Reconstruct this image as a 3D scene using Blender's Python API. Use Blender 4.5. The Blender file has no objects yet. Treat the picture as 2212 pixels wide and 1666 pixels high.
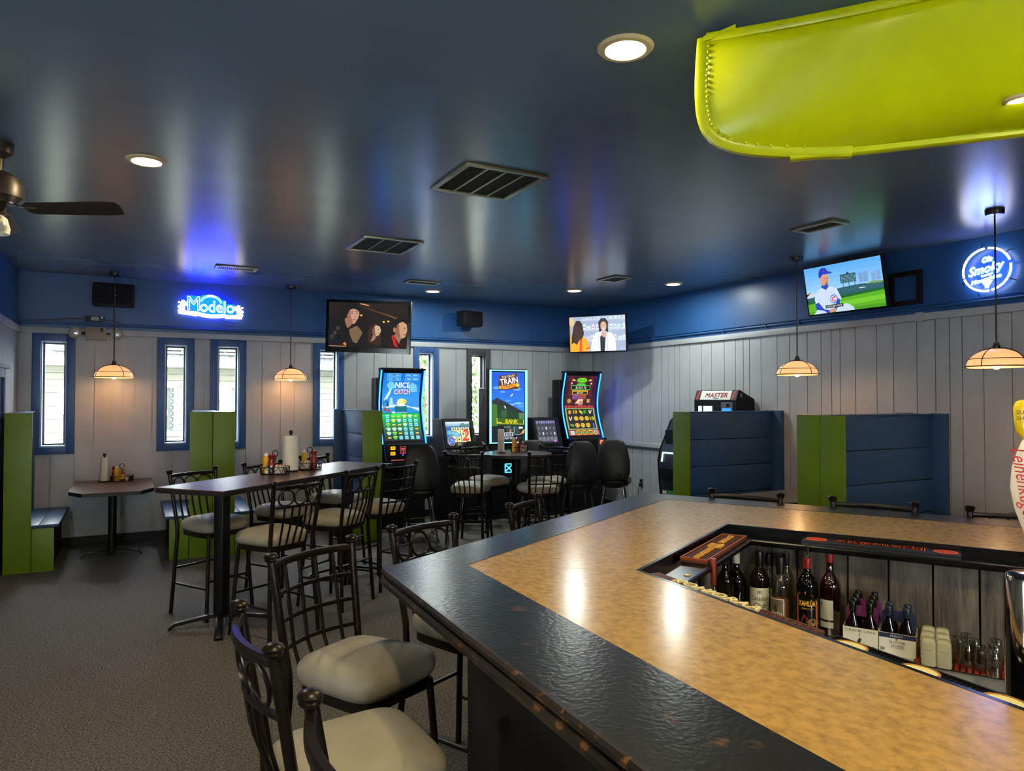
import bpy, bmesh, math, random
from mathutils import Vector, Matrix
random.seed(4)
sc = bpy.context.scene
COL = sc.collection
R = math.radians

# ---------------------------------------------------------------- camera
HC, FPX, YAW, PIT = 1.72, 1540.0, R(28.1), R(1.05)
cd = bpy.data.cameras.new('camera'); cam = bpy.data.objects.new('camera', cd); COL.objects.link(cam)
cd.sensor_width = 36; cd.lens = 36 * FPX / 2212; cd.clip_start = 0.05
cam.location = (0, 0, HC); cam.rotation_euler = (R(90) + PIT, 0, -YAW)
sc.camera = cam
# ---------------------------------------------------------------- world and exposure
sc.view_settings.view_transform = 'Standard'; sc.view_settings.look = 'None'
sc.view_settings.gamma = 1; sc.view_settings.use_curve_mapping = False
sc.view_settings.exposure = 1.02
sc.cycles.use_denoising = True
sc.cycles.max_bounces = 8; sc.cycles.diffuse_bounces = 4; sc.cycles.glossy_bounces = 4
sc.cycles.transmission_bounces = 8; sc.cycles.transparent_max_bounces = 12
sc.cycles.sample_clamp_indirect = 6
w = bpy.data.worlds.new('daylight'); sc.world = w; w.use_nodes = True
bg = w.node_tree.nodes['Background']; bg.inputs[0].default_value = (0.88, 0.97, 1.0, 1); bg.inputs[1].default_value = 28.0
CAN_W = 12.0          # watts of each recessed ceiling lamp
PEND_W = 0.7          # watts of each pendant bulb

# ---------------------------------------------------------------- helpers
_F = Vector((math.sin(YAW) * math.cos(PIT), math.cos(YAW) * math.cos(PIT), math.sin(PIT)))
_R = Vector((math.cos(YAW), -math.sin(YAW), 0)); _U = _R.cross(_F); _C = Vector((0, 0, HC))
def ray(x, y): return _F * FPX + _R * (x - 1106) - _U * (y - 833)
def onz(x, y, h): d = ray(x, y); return _C + d * ((h - HC) / d.z)
def onp(x, y, ax, v): d = ray(x, y); return _C + d * ((v - _C[ax]) / d[ax])
def dep(x, y, d): return _C + ray(x, y) * (d / FPX)

def lin(c):
    return tuple(((v / 255) / 12.92 if v <= 10.3 else ((v / 255 + 0.055) / 1.055) ** 2.4) for v in c[:3])

MATS = {}
def mat(name, col=(128, 128, 128), rough=0.5, metal=0.0, var=0.0, vscale=8.0, bump=0.0, bscale=60.0, spec=0.5,
        emit=0.0, ecol=None, coat=0.0, stretch=None, trans=0.0, ior=1.45, col2=None, ramp=(0.35, 0.65), rvar=0.0, bdetail=3):
    if name in MATS: return MATS[name]
    m = bpy.data.materials.new(name); m.use_nodes = True; nt = m.node_tree; b = nt.nodes['Principled BSDF']
    c = lin(col) + (1,)
    b.inputs['Base Color'].default_value = c
    b.inputs['Roughness'].default_value = rough; b.inputs['Metallic'].default_value = metal
    b.inputs['Specular IOR Level'].default_value = spec; b.inputs['Coat Weight'].default_value = coat
    b.inputs['Coat Roughness'].default_value = 0.12
    b.inputs['Transmission Weight'].default_value = trans; b.inputs['IOR'].default_value = ior
    if emit:
        b.inputs['Emission Color'].default_value = lin(ecol or col) + (1,); b.inputs['Emission Strength'].default_value = emit
    if var or bump or col2 or rvar:
        tc = nt.nodes.new('ShaderNodeTexCoord'); mp = nt.nodes.new('ShaderNodeMapping')
        nt.links.new(tc.outputs['Object'], mp.inputs[0])
        if stretch: mp.inputs['Scale'].default_value = stretch
        n = nt.nodes.new('ShaderNodeTexNoise'); n.inputs['Scale'].default_value = vscale; n.inputs['Detail'].default_value = 5
        n.inputs['Roughness'].default_value = 0.62
        nt.links.new(mp.outputs[0], n.inputs['Vector'])
        if var or col2:
            cr = nt.nodes.new('ShaderNodeValToRGB'); cr.color_ramp.elements[0].position = ramp[0]; cr.color_ramp.elements[1].position = ramp[1]
            if col2: a, z = lin(col2) + (1,), c
            else: a, z = tuple(v * (1 - var) for v in c[:3]) + (1,), tuple(min(1, v * (1 + var)) for v in c[:3]) + (1,)
            cr.color_ramp.elements[0].color = a; cr.color_ramp.elements[1].color = z
            nt.links.new(n.outputs['Fac'], cr.inputs[0]); nt.links.new(cr.outputs[0], b.inputs['Base Color'])
        if rvar:
            mr = nt.nodes.new('ShaderNodeMapRange'); mr.inputs['To Min'].default_value = max(0, rough - rvar); mr.inputs['To Max'].default_value = rough + rvar
            nt.links.new(n.outputs['Fac'], mr.inputs['Value']); nt.links.new(mr.outputs[0], b.inputs['Roughness'])
        if bump:
            n2 = nt.nodes.new('ShaderNodeTexNoise'); n2.inputs['Scale'].default_value = bscale; n2.inputs['Detail'].default_value = bdetail
            nt.links.new(mp.outputs[0], n2.inputs['Vector'])
            bu = nt.nodes.new('ShaderNodeBump'); bu.inputs['Strength'].default_value = bump; bu.inputs['Distance'].default_value = 0.01
            nt.links.new(n2.outputs['Fac'], bu.inputs['Height']); nt.links.new(bu.outputs[0], b.inputs['Normal'])
    MATS[name] = m; return m

def glassmat(name, tint=(255, 255, 255), gloss=0.08, rough=0.02):
    """thin clear pane: passes light, keeps a weak reflection"""
    if name in MATS: return MATS[name]
    m = bpy.data.materials.new(name); m.use_nodes = True; nt = m.node_tree; nt.nodes.clear()
    o = nt.nodes.new('ShaderNodeOutputMaterial'); mx = nt.nodes.new('ShaderNodeMixShader'); t = nt.nodes.new('ShaderNodeBsdfTransparent'); g = nt.nodes.new('ShaderNodeBsdfGlossy')
    t.inputs[0].default_value = lin(tint) + (1,); g.inputs['Roughness'].default_value = rough
    lw = nt.nodes.new('ShaderNodeLayerWeight'); lw.inputs[0].default_value = 0.25
    mr = nt.nodes.new('ShaderNodeMapRange'); mr.inputs['To Min'].default_value = gloss; mr.inputs['To Max'].default_value = min(1, gloss + 0.6)
    nt.links.new(lw.outputs['Facing'], mr.inputs['Value']); nt.links.new(mr.outputs[0], mx.inputs[0])
    nt.links.new(t.outputs[0], mx.inputs[1]); nt.links.new(g.outputs[0], mx.inputs[2]); nt.links.new(mx.outputs[0], o.inputs[0])
    MATS[name] = m; return m

def picmat(name, emit=0.0, rough=0.5):
    """flat print or lit screen: colour comes from the polygons of the printed picture"""
    if name in MATS: return MATS[name]
    m = bpy.data.materials.new(name); m.use_nodes = True; nt = m.node_tree; b = nt.nodes['Principled BSDF']
    a = nt.nodes.new('ShaderNodeVertexColor'); a.layer_name = 'Ink'
    b.inputs['Roughness'].default_value = rough
    if emit:
        b.inputs['Base Color'].default_value = (0.01, 0.01, 0.01, 1)
        nt.links.new(a.outputs[0], b.inputs['Emission Color']); b.inputs['Emission Strength'].default_value = emit
    else: nt.links.new(a.outputs[0], b.inputs['Base Color'])
    MATS[name] = m; return m

def link(o, parent=None):
    COL.objects.link(o)
    if parent is not None: o.parent = parent
    return o

def tag(o, label=None, cat=None, group=None, kind=None):
    if label: o['label'] = label
    if cat: o['category'] = cat
    if group: o['group'] = group
    if kind: o['kind'] = kind
    return o

def thing(name, label, cat, loc=(0, 0, 0), rz=0.0, group=None):
    o = bpy.data.objects.new(name, None); o.empty_display_size = 0.1
    o.location = loc; o.rotation_euler = (0, 0, rz); link(o)
    return tag(o, label, cat, group)

def struct(name, loc=(0, 0, 0)):
    o = bpy.data.objects.new(name, None); o.location = loc; link(o); return tag(o, kind='structure')

def dup(root, loc, rz, label, group=None):
    def cp(o, par):
        c = o.copy(); COL.objects.link(c); c.parent = par
        for ch in o.children: cp(ch, c)
        return c
    r = cp(root, None); r.location = loc; r.rotation_euler = (0, 0, rz); r['label'] = label
    if group: r['group'] = group
    return r

_RB = {}
class MB:
    def __init__(s): s.v = []; s.f = []
    def add(s, vs, fs, M=None):
        k = len(s.v)
        s.v += [tuple(M @ Vector(p)) if M else tuple(p) for p in vs]
        s.f += [tuple(i + k for i in f) for f in fs]; return s
    def box(s, c, d, rz=0, bev=0.0, M=None):
        x, y, z = (v / 2 for v in d)
        T = Matrix.Translation(c) @ Matrix.Rotation(rz, 4, 'Z')
        if M: T = M @ T
        if bev:
            key = (round(d[0], 4), round(d[1], 4), round(d[2], 4), round(bev, 4))
            if key not in _RB:
                bm = bmesh.new(); bmesh.ops.create_cube(bm, size=1)
                bmesh.ops.scale(bm, vec=d, verts=bm.verts)
                bmesh.ops.bevel(bm, geom=list(bm.edges), offset=bev, segments=2, profile=0.6, affect='EDGES')
                bm.verts.index_update()
                _RB[key] = ([tuple(v.co) for v in bm.verts], [tuple(v.index for v in f.verts) for f in bm.faces]); bm.free()
            return s.add(*_RB[key], T)
        vs = [(-x, -y, -z), (x, -y, -z), (x, y, -z), (-x, y, -z), (-x, -y, z), (x, -y, z), (x, y, z), (-x, y, z)]
        return s.add(vs, [(0, 3, 2, 1), (4, 5, 6, 7), (0, 1, 5, 4), (1, 2, 6, 5), (2, 3, 7, 6), (3, 0, 4, 7)], T)
    def b2(s, p0, p1, bev=0.0):
        return s.box([(a + b) / 2 for a, b in zip(p0, p1)], [abs(b - a) for a, b in zip(p0, p1)], 0, bev)
    def prism(s, poly, z0, z1, M=None):
        a = sum(poly[i][0] * poly[(i + 1) % len(poly)][1] - poly[(i + 1) % len(poly)][0] * poly[i][1] for i in range(len(poly)))
        if a < 0: poly = poly[::-1]
        n = len(poly); vs = [(p[0], p[1], z0) for p in poly] + [(p[0], p[1], z1) for p in poly]
        fs = [tuple(range(n))[::-1], tuple(range(n, 2 * n))] + [(i, (i + 1) % n, n + (i + 1) % n, n + i) for i in range(n)]
        return s.add(vs, fs, M)
    def lathe(s, prof, n=20, M=None, caps=True):
        vs = []; fs = []
        for r, z in prof:
            vs += [(r * math.cos(2 * math.pi * i / n), r * math.sin(2 * math.pi * i / n), z) for i in range(n)]
        for j in range(len(prof) - 1):
            for i in range(n):
                a, b = j * n + i, j * n + (i + 1) % n; fs.append((a, b, b + n, a + n))
        if caps:
            if prof[0][0] > 1e-6: fs.append(tuple(range(n))[::-1])
            if prof[-1][0] > 1e-6: fs.append(tuple(range((len(prof) - 1) * n, len(prof) * n)))
        return s.add(vs, fs, M)
    def cyl(s, p0, p1, r0, r1=None, n=12):
        return s.tube([p0, p1], [r0, r0 if r1 is None else r1], n)
    def tube(s, pts, r, n=8, closed=False, flat=None, up=(0, 0, 1)):
        """round tube along points; flat=(a, b) gives half sizes across and along up"""
        P = [Vector(p) for p in pts]; m = len(P)
        rr = r if isinstance(r, (list, tuple)) else [r] * m
        vs = []; fs = []; prev = None
        for i in range(m):
            if closed: t = P[(i + 1) % m] - P[i - 1]
            else: t = P[min(i + 1, m - 1)] - P[max(i - 1, 0)]
            t.normalize()
            if flat:
                u = Vector(up); u = u - t * u.dot(t); u.normalize()
            else:
                if prev is None:
                    u = Vector((0, 0, 1)) if abs(t.z) < 0.9 else Vector((1, 0, 0))
                else: u = prev
                u = u - t * u.dot(t); u.normalize(); prev = u
            q = t.cross(u)
            for k in range(n):
                a = 2 * math.pi * (k + 0.5) / n
                if flat:
                    ca, sa = math.cos(a), math.sin(a)
                    p = 0.45
                    vs.append(tuple(P[i] + q * (flat[0] * math.copysign(abs(ca) ** p, ca)) + u * (flat[1] * math.copysign(abs(sa) ** p, sa))))
                else: vs.append(tuple(P[i] + (q * math.cos(a) + u * math.sin(a)) * rr[i]))
        seg = m if closed else m - 1
        for i in range(seg):
            for k in range(n):
                a, b = i * n + k, i * n + (k + 1) % n; c, d = ((i + 1) % m) * n + (k + 1) % n, ((i + 1) % m) * n + k
                fs.append((a, b, c, d))
        if not closed: fs += [tuple(range(n))[::-1], tuple(range((m - 1) * n, m * n))]
        return s.add(vs, fs)
    def torus(s, c, r, tr, M=None, n=20, k=8):
        pts = [(M @ Vector((r * math.cos(2 * math.pi * i / n), 0, r * math.sin(2 * math.pi * i / n)))) if M else Vector((c[0] + r * math.cos(2 * math.pi * i / n), c[1], c[2] + r * math.sin(2 * math.pi * i / n))) for i in range(n)]
        return s.tube(pts, tr, k, closed=True)
    def ball(s, c, r, n=12, sq=(1, 1, 1)):
        prof = [(max(1e-7, math.sin(math.pi * i / (n // 2))), -math.cos(math.pi * i / (n // 2))) for i in range(n // 2 + 1)]
        return s.lathe(prof, n, Matrix.Translation(c) @ Matrix.Diagonal((r * sq[0], r * sq[1], r * sq[2], 1)), caps=False)
    def build(s, name, m, parent=None, smooth=True, ang=42):
        me = bpy.data.meshes.new(name); me.from_pydata(s.v, [], s.f); me.update()
        if smooth:
            me.polygons.foreach_set('use_smooth', [True] * len(me.polygons)); me.set_sharp_from_angle(angle=R(ang))
        me.materials.append(m)
        return link(bpy.data.objects.new(name, me), parent)

_GL = {}
def glyphs(t, outline=0.0, res=2):
    """vertices and faces of a line of text, size 1, starting at the origin"""
    k = (t, outline, res)
    if k not in _GL:
        cu = bpy.data.curves.new('letters', 'FONT'); cu.body = t; cu.size = 1; cu.resolution_u = res; cu.dimensions = '2D'
        if outline:
            cu.dimensions = '3D'; cu.fill_mode = 'FULL'
            try: cu.fill_mode = 'NONE'
            except Exception: pass
            cu.bevel_depth = outline; cu.bevel_resolution = 1
        ob = bpy.data.objects.new('letters', cu); COL.objects.link(ob)
        dg = bpy.context.evaluated_depsgraph_get(); me = ob.evaluated_get(dg).to_mesh()
        _GL[k] = ([tuple(v.co) for v in me.vertices], [tuple(p.vertices) for p in me.polygons])
        ob.evaluated_get(dg).to_mesh_clear(); bpy.data.objects.remove(ob); bpy.data.curves.remove(cu)
    return _GL[k]

class Pic:
    """flat picture facing -y: coloured polygons in x (right), z (up), layers lie a hair above one another"""
    def __init__(s, wrap=None, step=0.0006, k=1.0, ox=0.0, oz=0.0): s.v = []; s.f = []; s.c = []; s.wrap = wrap; s.step = step; s.k = k; s.ox = ox; s.oz = oz
    def _put(s, vs, fs, col, l):
        k = len(s.v); c = lin(col)
        for x, z in vs:
            x, z = (x - s.ox) * s.k, (z - s.oz) * s.k
            o = s.step * l
            s.v.append(s.wrap(x, z, o) if s.wrap else (x, -o, z))
        for f in fs: s.f.append(tuple(i + k for i in f)); s.c.append(c)
        return s
    def poly(s, col, pts, l=1): return s._put(pts, [tuple(range(len(pts)))], col, l)
    def rect(s, col, x0, z0, x1, z1, l=1, nx=1, nz=1):
        vs = [(x0 + (x1 - x0) * i / nx, z0 + (z1 - z0) * j / nz) for j in range(nz + 1) for i in range(nx + 1)]
        fs = [(j * (nx + 1) + i, j * (nx + 1) + i + 1, (j + 1) * (nx + 1) + i + 1, (j + 1) * (nx + 1) + i) for j in range(nz) for i in range(nx)]
        return s._put(vs, fs, col, l)
    def grad(s, c0, c1, x0, z0, x1, z1, n=8, l=0, nx=1):
        for i in range(n):
            t = i / (n - 1); s.rect([a + (b - a) * t for a, b in zip(c0, c1)], x0, z0 + (z1 - z0) * i / n, x1, z0 + (z1 - z0) * (i + 1) / n, l, nx)
        return s
    def ell(s, col, cx, cz, rx, rz=None, l=1, n=20, a=0.0):
        rz = rx if rz is None else rz
        p = []
        for i in range(n):
            t = 2 * math.pi * i / n; x, z = rx * math.cos(t), rz * math.sin(t)
            p.append((cx + x * math.cos(a) - z * math.sin(a), cz + x * math.sin(a) + z * math.cos(a)))
        return s.poly(col, p, l)
    def line(s, col, pts, wd, l=1):
        for (x0, z0), (x1, z1) in zip(pts, pts[1:]):
            d = math.hypot(x1 - x0, z1 - z0) or 1; nx, nz = -(z1 - z0) / d * wd / 2, (x1 - x0) / d * wd / 2
            s.poly(col, [(x0 + nx, z0 + nz), (x0 - nx, z0 - nz), (x1 - nx, z1 - nz), (x1 + nx, z1 + nz)], l)
        return s
    def text(s, col, t, cx, cz, h, l=2, wd=None, shear=0.0, rot=0.0, flip=False, arc=0.0, bold=0.0, sx=1.0):
        vs, fs = glyphs(t)
        if not vs: return s
        x0 = min(v[0] for v in vs); x1 = max(v[0] for v in vs); y0 = min(v[1] for v in vs); y1 = max(v[1] for v in vs)
        k = h / 0.7; kx = (wd / (x1 - x0)) if wd else k * sx
        out = []
        for v in vs:
            x = (v[0] - (x0 + x1) / 2) * kx; z = (v[1] - 0.35) * k
            x += z * shear; z += arc * (1 - (2 * x / max(1e-6, kx * (x1 - x0))) ** 2)
            if flip: x, z = -x, -z
            out.append((cx + x * math.cos(rot) - z * math.sin(rot), cz + x * math.sin(rot) + z * math.cos(rot)))
        s._put(out, fs, col, l)
        for i in range(int(bold > 0) * 4):
            dx, dz = ((bold, 0), (-bold, 0), (0, bold), (0, -bold))[i]
            s._put([(a + dx, b + dz) for a, b in out], fs, col, l)
        return s
    def build(s, name, m, parent=None, M=None):
        me = bpy.data.meshes.new(name); me.from_pydata(s.v, [], s.f); me.update()
        at = me.color_attributes.new('Ink', 'FLOAT_COLOR', 'CORNER')
        buf = []
        for p in me.polygons: buf += list(s.c[p.index] + (1.0,)) * p.loop_total
        at.data.foreach_set('color', buf)
        me.materials.append(m); o = link(bpy.data.objects.new(name, me), parent)
        if M is not None: o.matrix_local = M
        return o
# ---------------------------------------------------------------- materials
WHITE = mat('white_board_paint', (176, 179, 182), 0.42, var=0.05, vscale=3, bump=0.04, bscale=25)
BLUE = mat('blue_wall_paint', (38, 84, 140), 0.36, var=0.06, vscale=2, bump=0.05, bscale=30)
BLUEF = mat('blue_casing_paint', (46, 84, 138), 0.38, var=0.05, vscale=6)
BLUEB = mat('blue_booth_paint', (44, 78, 118), 0.45, var=0.10, vscale=3, stretch=(1, 1, 4))
GREEN = mat('lime_booth_paint', (104, 130, 8), 0.42, var=0.06, vscale=3)
CEIL = mat('ceiling_blue_gloss_paint', (96, 116, 136), 0.25, spec=1.0, var=0.06, vscale=0.8, bump=0.05, bscale=1.3, bdetail=0.5, stretch=(0.5, 2.2, 1))
FLOOR = mat('grey_speckled_carpet', (122, 117, 108), 0.85, col2=(44, 42, 40), vscale=95, bump=0.5, bscale=150, ramp=(0.38, 0.62))
DARKBASE = mat('dark_baseboard', (24, 24, 26), 0.6)
GREYF = mat('dark_grey_casing', (62, 64, 66), 0.5)
BLACK = mat('black_plastic', (16, 16, 17), 0.42, bump=0.03, bscale=200)
METAL = mat('black_bronze_tube', (34, 28, 25), 0.33, metal=0.55, var=0.2, vscale=20)
CHROME = mat('chrome', (215, 215, 218), 0.12, metal=1)
STEEL = mat('brushed_steel', (190, 192, 196), 0.28, metal=1, bump=0.05, bscale=40, stretch=(1, 20, 1))
SEATM = mat('taupe_vinyl', (150, 142, 124), 0.5, var=0.06, vscale=5, bump=0.05, bscale=300)
PANE = glassmat('window_pane')
INK = picmat('printed_ink'); SCR = picmat('screen_light', 0.54)

def wbox(name, p0, p1, m, parent, bev=0.0): return MB().b2(p0, p1, bev).build(name, m, parent, smooth=bev > 0)

XL, XB, YA, ZC = -1.15, 6.75, 9.80, 3.18
X0, Y0 = -4.0, -3.0
# ---------------------------------------------------------------- floor and ceiling
o = MB().b2((X0, Y0, -0.1), (XB + 0.2, YA + 0.2, 0)).build('floor', FLOOR, None, False); tag(o, kind='structure')
o = MB().b2((X0 - 0.2, Y0 - 0.2, ZC), (XB + 0.2, YA + 0.2, ZC + 0.12)).build('ceiling', CEIL, None, False); tag(o, kind='structure')

# ---------------------------------------------------------------- back wall with six slit windows
WIN = [(-1.008, -0.586), (0.278, 0.696), (0.885, 1.312), (2.176, 2.594), (3.611, 4.004), (4.459, 4.850)]
ZB, ZT, ZTR = 1.075, 2.475, 2.545
CW = 0.085
wb = struct('wall_back')
back = MB(); xs = XL - 0.2
for a, b in WIN:
    back.b2((xs, YA + 0.012, 0), (a + CW, YA + 0.19, ZT)); back.b2((a + CW, YA + 0.012, 0), (b - CW, YA + 0.19, ZB + CW))
    back.b2((a + CW, YA + 0.012, ZT - CW), (b - CW, YA + 0.19, ZT)); xs = b - CW
back.b2((xs, YA + 0.012, 0), (XB + 0.2, YA + 0.19, ZT)); back.build('backing', WHITE, wb, False)
wbox('upper_band', (XL - 0.2, YA, ZT), (XB + 0.2, YA + 0.19, ZC), BLUE, wb)
gpx = [61, 110, 170, 204, 243, 266, 292, 329, 375, 420, 440, 531, 566, 606, 636, 674, 730, 771, 808, 835, 870, 905, 950, 985, 1062, 1085, 1120, 1150, 1185, 1215, 1250]
edges = sorted([XL, XB] + [onp(x, 800, 1, YA).x for x in gpx])
cas = sorted([v for ab in WIN for v in ab])
edges = sorted([e for e in edges if all(abs(e - c) > 0.05 for c in cas)] + cas)
for a, b in zip(edges, edges[1:]):
    if b - a < 0.01: continue
    inside = any(a >= c - 1e-4 and b <= d + 1e-4 for c, d in WIN)
    wbox('plank', (a + 0.0045, YA + random.uniform(-0.002, 0.002), 0.1), (b - 0.0045, YA + 0.012, ZB if inside else ZT), WHITE, wb)
o = wbox('baseboard_back', (XL, YA - 0.015, 0), (XB, YA, 0.1), DARKBASE, None); tag(o, kind='structure')
tb = struct('trim_1')
wbox('white_rail', (XL, YA - 0.03, ZT), (XB, YA, ZTR), WHITE, tb, 0.006)
wbox('blue_ledge', (XL, YA - 0.018, ZTR), (XB, YA, ZTR + 0.03), BLUE, tb)
MB().tube([(XL, YA - 0.03, ZTR + 0.048), (XB, YA - 0.03, ZTR + 0.048)], 0.014, 10).build('conduit', BLUE, tb)
MB().tube([(XL, YA - 0.012, ZTR + 0.078), (1.6, YA - 0.012, ZTR + 0.07), (XB, YA - 0.012, ZTR + 0.075)], 0.006, 8).build('cable', BLUE, tb)

def window(n, a, b, m):
    w = struct('window_%d' % n, ((a + b) / 2, YA, 0)); h = (b - a) / 2
    for nm, p, q in (('casing', (-h, -0.02, ZB), (-h + CW, 0.012, ZT)), ('casing', (h - CW, -0.02, ZB), (h, 0.012, ZT)),
                     ('casing', (-h + CW, -0.02, ZT - CW), (h - CW, 0.012, ZT)), ('casing', (-h + CW, -0.02, ZB), (h - CW, 0.012, ZB + CW))):
        wbox(nm, p, q, m, w, 0.004)
    i = h - CW; z0, z1 = ZB + CW, ZT - CW
    lin_ = mat('window_reveal_paint', (168, 186, 206), 0.4)
    for p, q in (((-i - 0.001, 0.012, z0), (-i + 0.012, 0.19, z1)), ((i - 0.012, 0.012, z0), (i + 0.001, 0.19, z1)), ((-i, 0.012, z1 - 0.012), (i, 0.19, z1 + 0.001)), ((-i, 0.0, z0 - 0.001), (i, 0.19, z0 + 0.015))):
        wbox('reveal', p, q, lin_ if m is BLUEF else m, w)
    s = MB(); i -= 0.012; z0 += 0.015; z1 -= 0.012
    for p, q in (((-i, 0.10, z0), (-i + 0.02, 0.13, z1)), ((i - 0.02, 0.10, z0), (i, 0.13, z1)), ((-i, 0.10, z1 - 0.02), (i, 0.13, z1)), ((-i, 0.10, z0), (i, 0.13, z0 + 0.02))): s.b2(p, q)
    s.build('sash', GREYF, w, False)
    wbox('pane', (-i + 0.02, 0.112, z0 + 0.02), (i - 0.02, 0.116, z1 - 0.02), PANE, w)
for i, (a, b) in enumerate(WIN): window(i + 1, a, b, GREYF if i == 5 else BLUEF)

# ---------------------------------------------------------------- right wall
wr = struct('wall_right')
wbox('backing', (XB + 0.012, Y0 - 0.2, 0), (XB + 0.2, YA + 0.2, ZT), WHITE, wr)
wbox('upper_band', (XB, Y0 - 0.2, ZT), (XB + 0.2, YA, ZC), BLUE, wr)
gp = [1366, 1386, 1404, 1429, 1444, 1457, 1468, 1490, 1515, 1537, 1565, 1589, 1606, 1619, 1644, 1679, 1706, 1744, 1774, 1796, 1815, 1848, 1894, 1930, 1981, 2021, 2052, 2079, 2125, 2187]
ed = sorted([onp(x, 800, 0, XB).y for x in gp] + [YA - 0.02, 9.5, 9.22, 9.02], reverse=True)
while ed[-1] > Y0: ed.append(ed[-1] - random.choice((0.1, 0.16, 0.2, 0.24)))
RAILY = 6.95
for a, b in zip(ed, ed[1:]):
    if a - b < 0.012: continue
    rec = random.uniform(-0.001, 0.002)
    if b > RAILY:
        wbox('plank', (XB - rec, b + 0.0045, 1.06), (XB + 0.012, a - 0.0045, ZT), WHITE, wr)
        wbox('plank', (XB - rec, b + 0.0045, 0.1), (XB + 0.012, a - 0.0045, 1.0), WHITE, wr)
    else: wbox('plank', (XB - rec, b + 0.0045, 0.1), (XB + 0.012, a - 0.0045, ZT), WHITE, wr)
o = wbox('baseboard_right', (XB - 0.015, Y0, 0), (XB, YA - 0.015, 0.1), DARKBASE, None); tag(o, kind='structure')
t2 = struct('trim_2')
wbox('white_rail', (XB - 0.03, Y0, ZT), (XB, YA - 0.03, ZTR), WHITE, t2, 0.006)
wbox('blue_ledge', (XB - 0.018, Y0, ZTR), (XB, YA - 0.03, ZTR + 0.03), BLUE, t2)
MB().tube([(XB - 0.03, Y0, ZTR + 0.048), (XB - 0.03, YA - 0.05, ZTR + 0.048)], 0.014, 10).build('conduit', BLUE, t2)
MB().tube([(XB - 0.012, Y0, ZTR + 0.09), (XB - 0.012, 2.4, ZTR + 0.075), (XB - 0.012, 3.4, ZTR + 0.095), (XB - 0.012, 4.0, ZTR + 0.072), (XB - 0.012, 5.0, ZTR + 0.08), (XB - 0.012, YA - 0.05, ZTR + 0.075)], 0.006, 8).build('cable', BLUE, t2)
for y in (5.62, 6.1, 6.8, 8.2):
    MB().b2((XB - 0.05, y - 0.008, ZTR + 0.025), (XB, y + 0.008, ZTR + 0.068)).build('clip', BLUE, t2, False)
wbox('joint_block', (XB - 0.036, 4.18, ZT - 0.012), (XB, 4.26, ZTR + 0.01), WHITE, t2, 0.003)
t3 = struct('trim_3')
wbox('chair_rail', (XB - 0.028, RAILY, 1.0), (XB, YA - 0.02, 1.065), WHITE, t3, 0.005)
MB().tube([(XB - 0.02, RAILY, 0.985), (XB - 0.02, YA - 0.03, 0.985)], 0.008, 8).build('cable', GREYF, t3)

# ---------------------------------------------------------------- short left wall of the alcove and the walls behind the camera
wl = struct('wall_left')
wbox('backing', (XL - 0.2, 7.9, 0), (XL - 0.012, YA + 0.19, ZT), WHITE, wl)
wbox('upper_band', (XL - 0.2, 7.9, ZT), (XL, YA, ZC), BLUE, wl)
y = YA - 0.02
while y > 7.95:
    b = max(7.9, y - random.choice((0.12, 0.18, 0.22)))
    wbox('plank', (XL - 0.012, b + 0.003, 0.1), (XL + 0.001, y - 0.003, ZT), WHITE, wl); y = b
t4 = struct('trim_4')
wbox('white_rail', (XL, 7.9, ZT), (XL + 0.03, YA - 0.03, ZTR), WHITE, t4, 0.006)
wbox('blue_ledge', (XL, 7.9, ZTR), (XL + 0.02, YA - 0.03, ZTR + 0.04), BLUE, t4)
w7 = struct('window_7', (XL, 8.36, 0))
for p, q in (((0, -0.40, 0.93), (0.035, -0.31, 2.02)), ((0, 0.30, 0.93), (0.035, 0.39, 2.02)), ((0, -0.31, 1.93), (0.035, 0.30, 2.02)), ((0, -0.31, 0.93), (0.035, 0.30, 1.02))): wbox('casing', p, q, BLUEF, w7, 0.004)
wbox('head_cap', (0, -0.44, 2.02), (0.06, 0.43, 2.06), BLUEF, w7, 0.004)
wbox('pane', (0.001, -0.31, 1.02), (0.008, 0.30, 1.93), mat('frosted_pane', (150, 165, 180), 0.25), w7)
s = struct('wall_alcove'); wbox('lower_wall', (X0, 7.9, 0), (XL - 0.2, 8.1, ZT), WHITE, s); wbox('upper_band', (X0, 7.9, ZT), (XL - 0.2, 8.1, ZC), BLUE, s)
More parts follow.
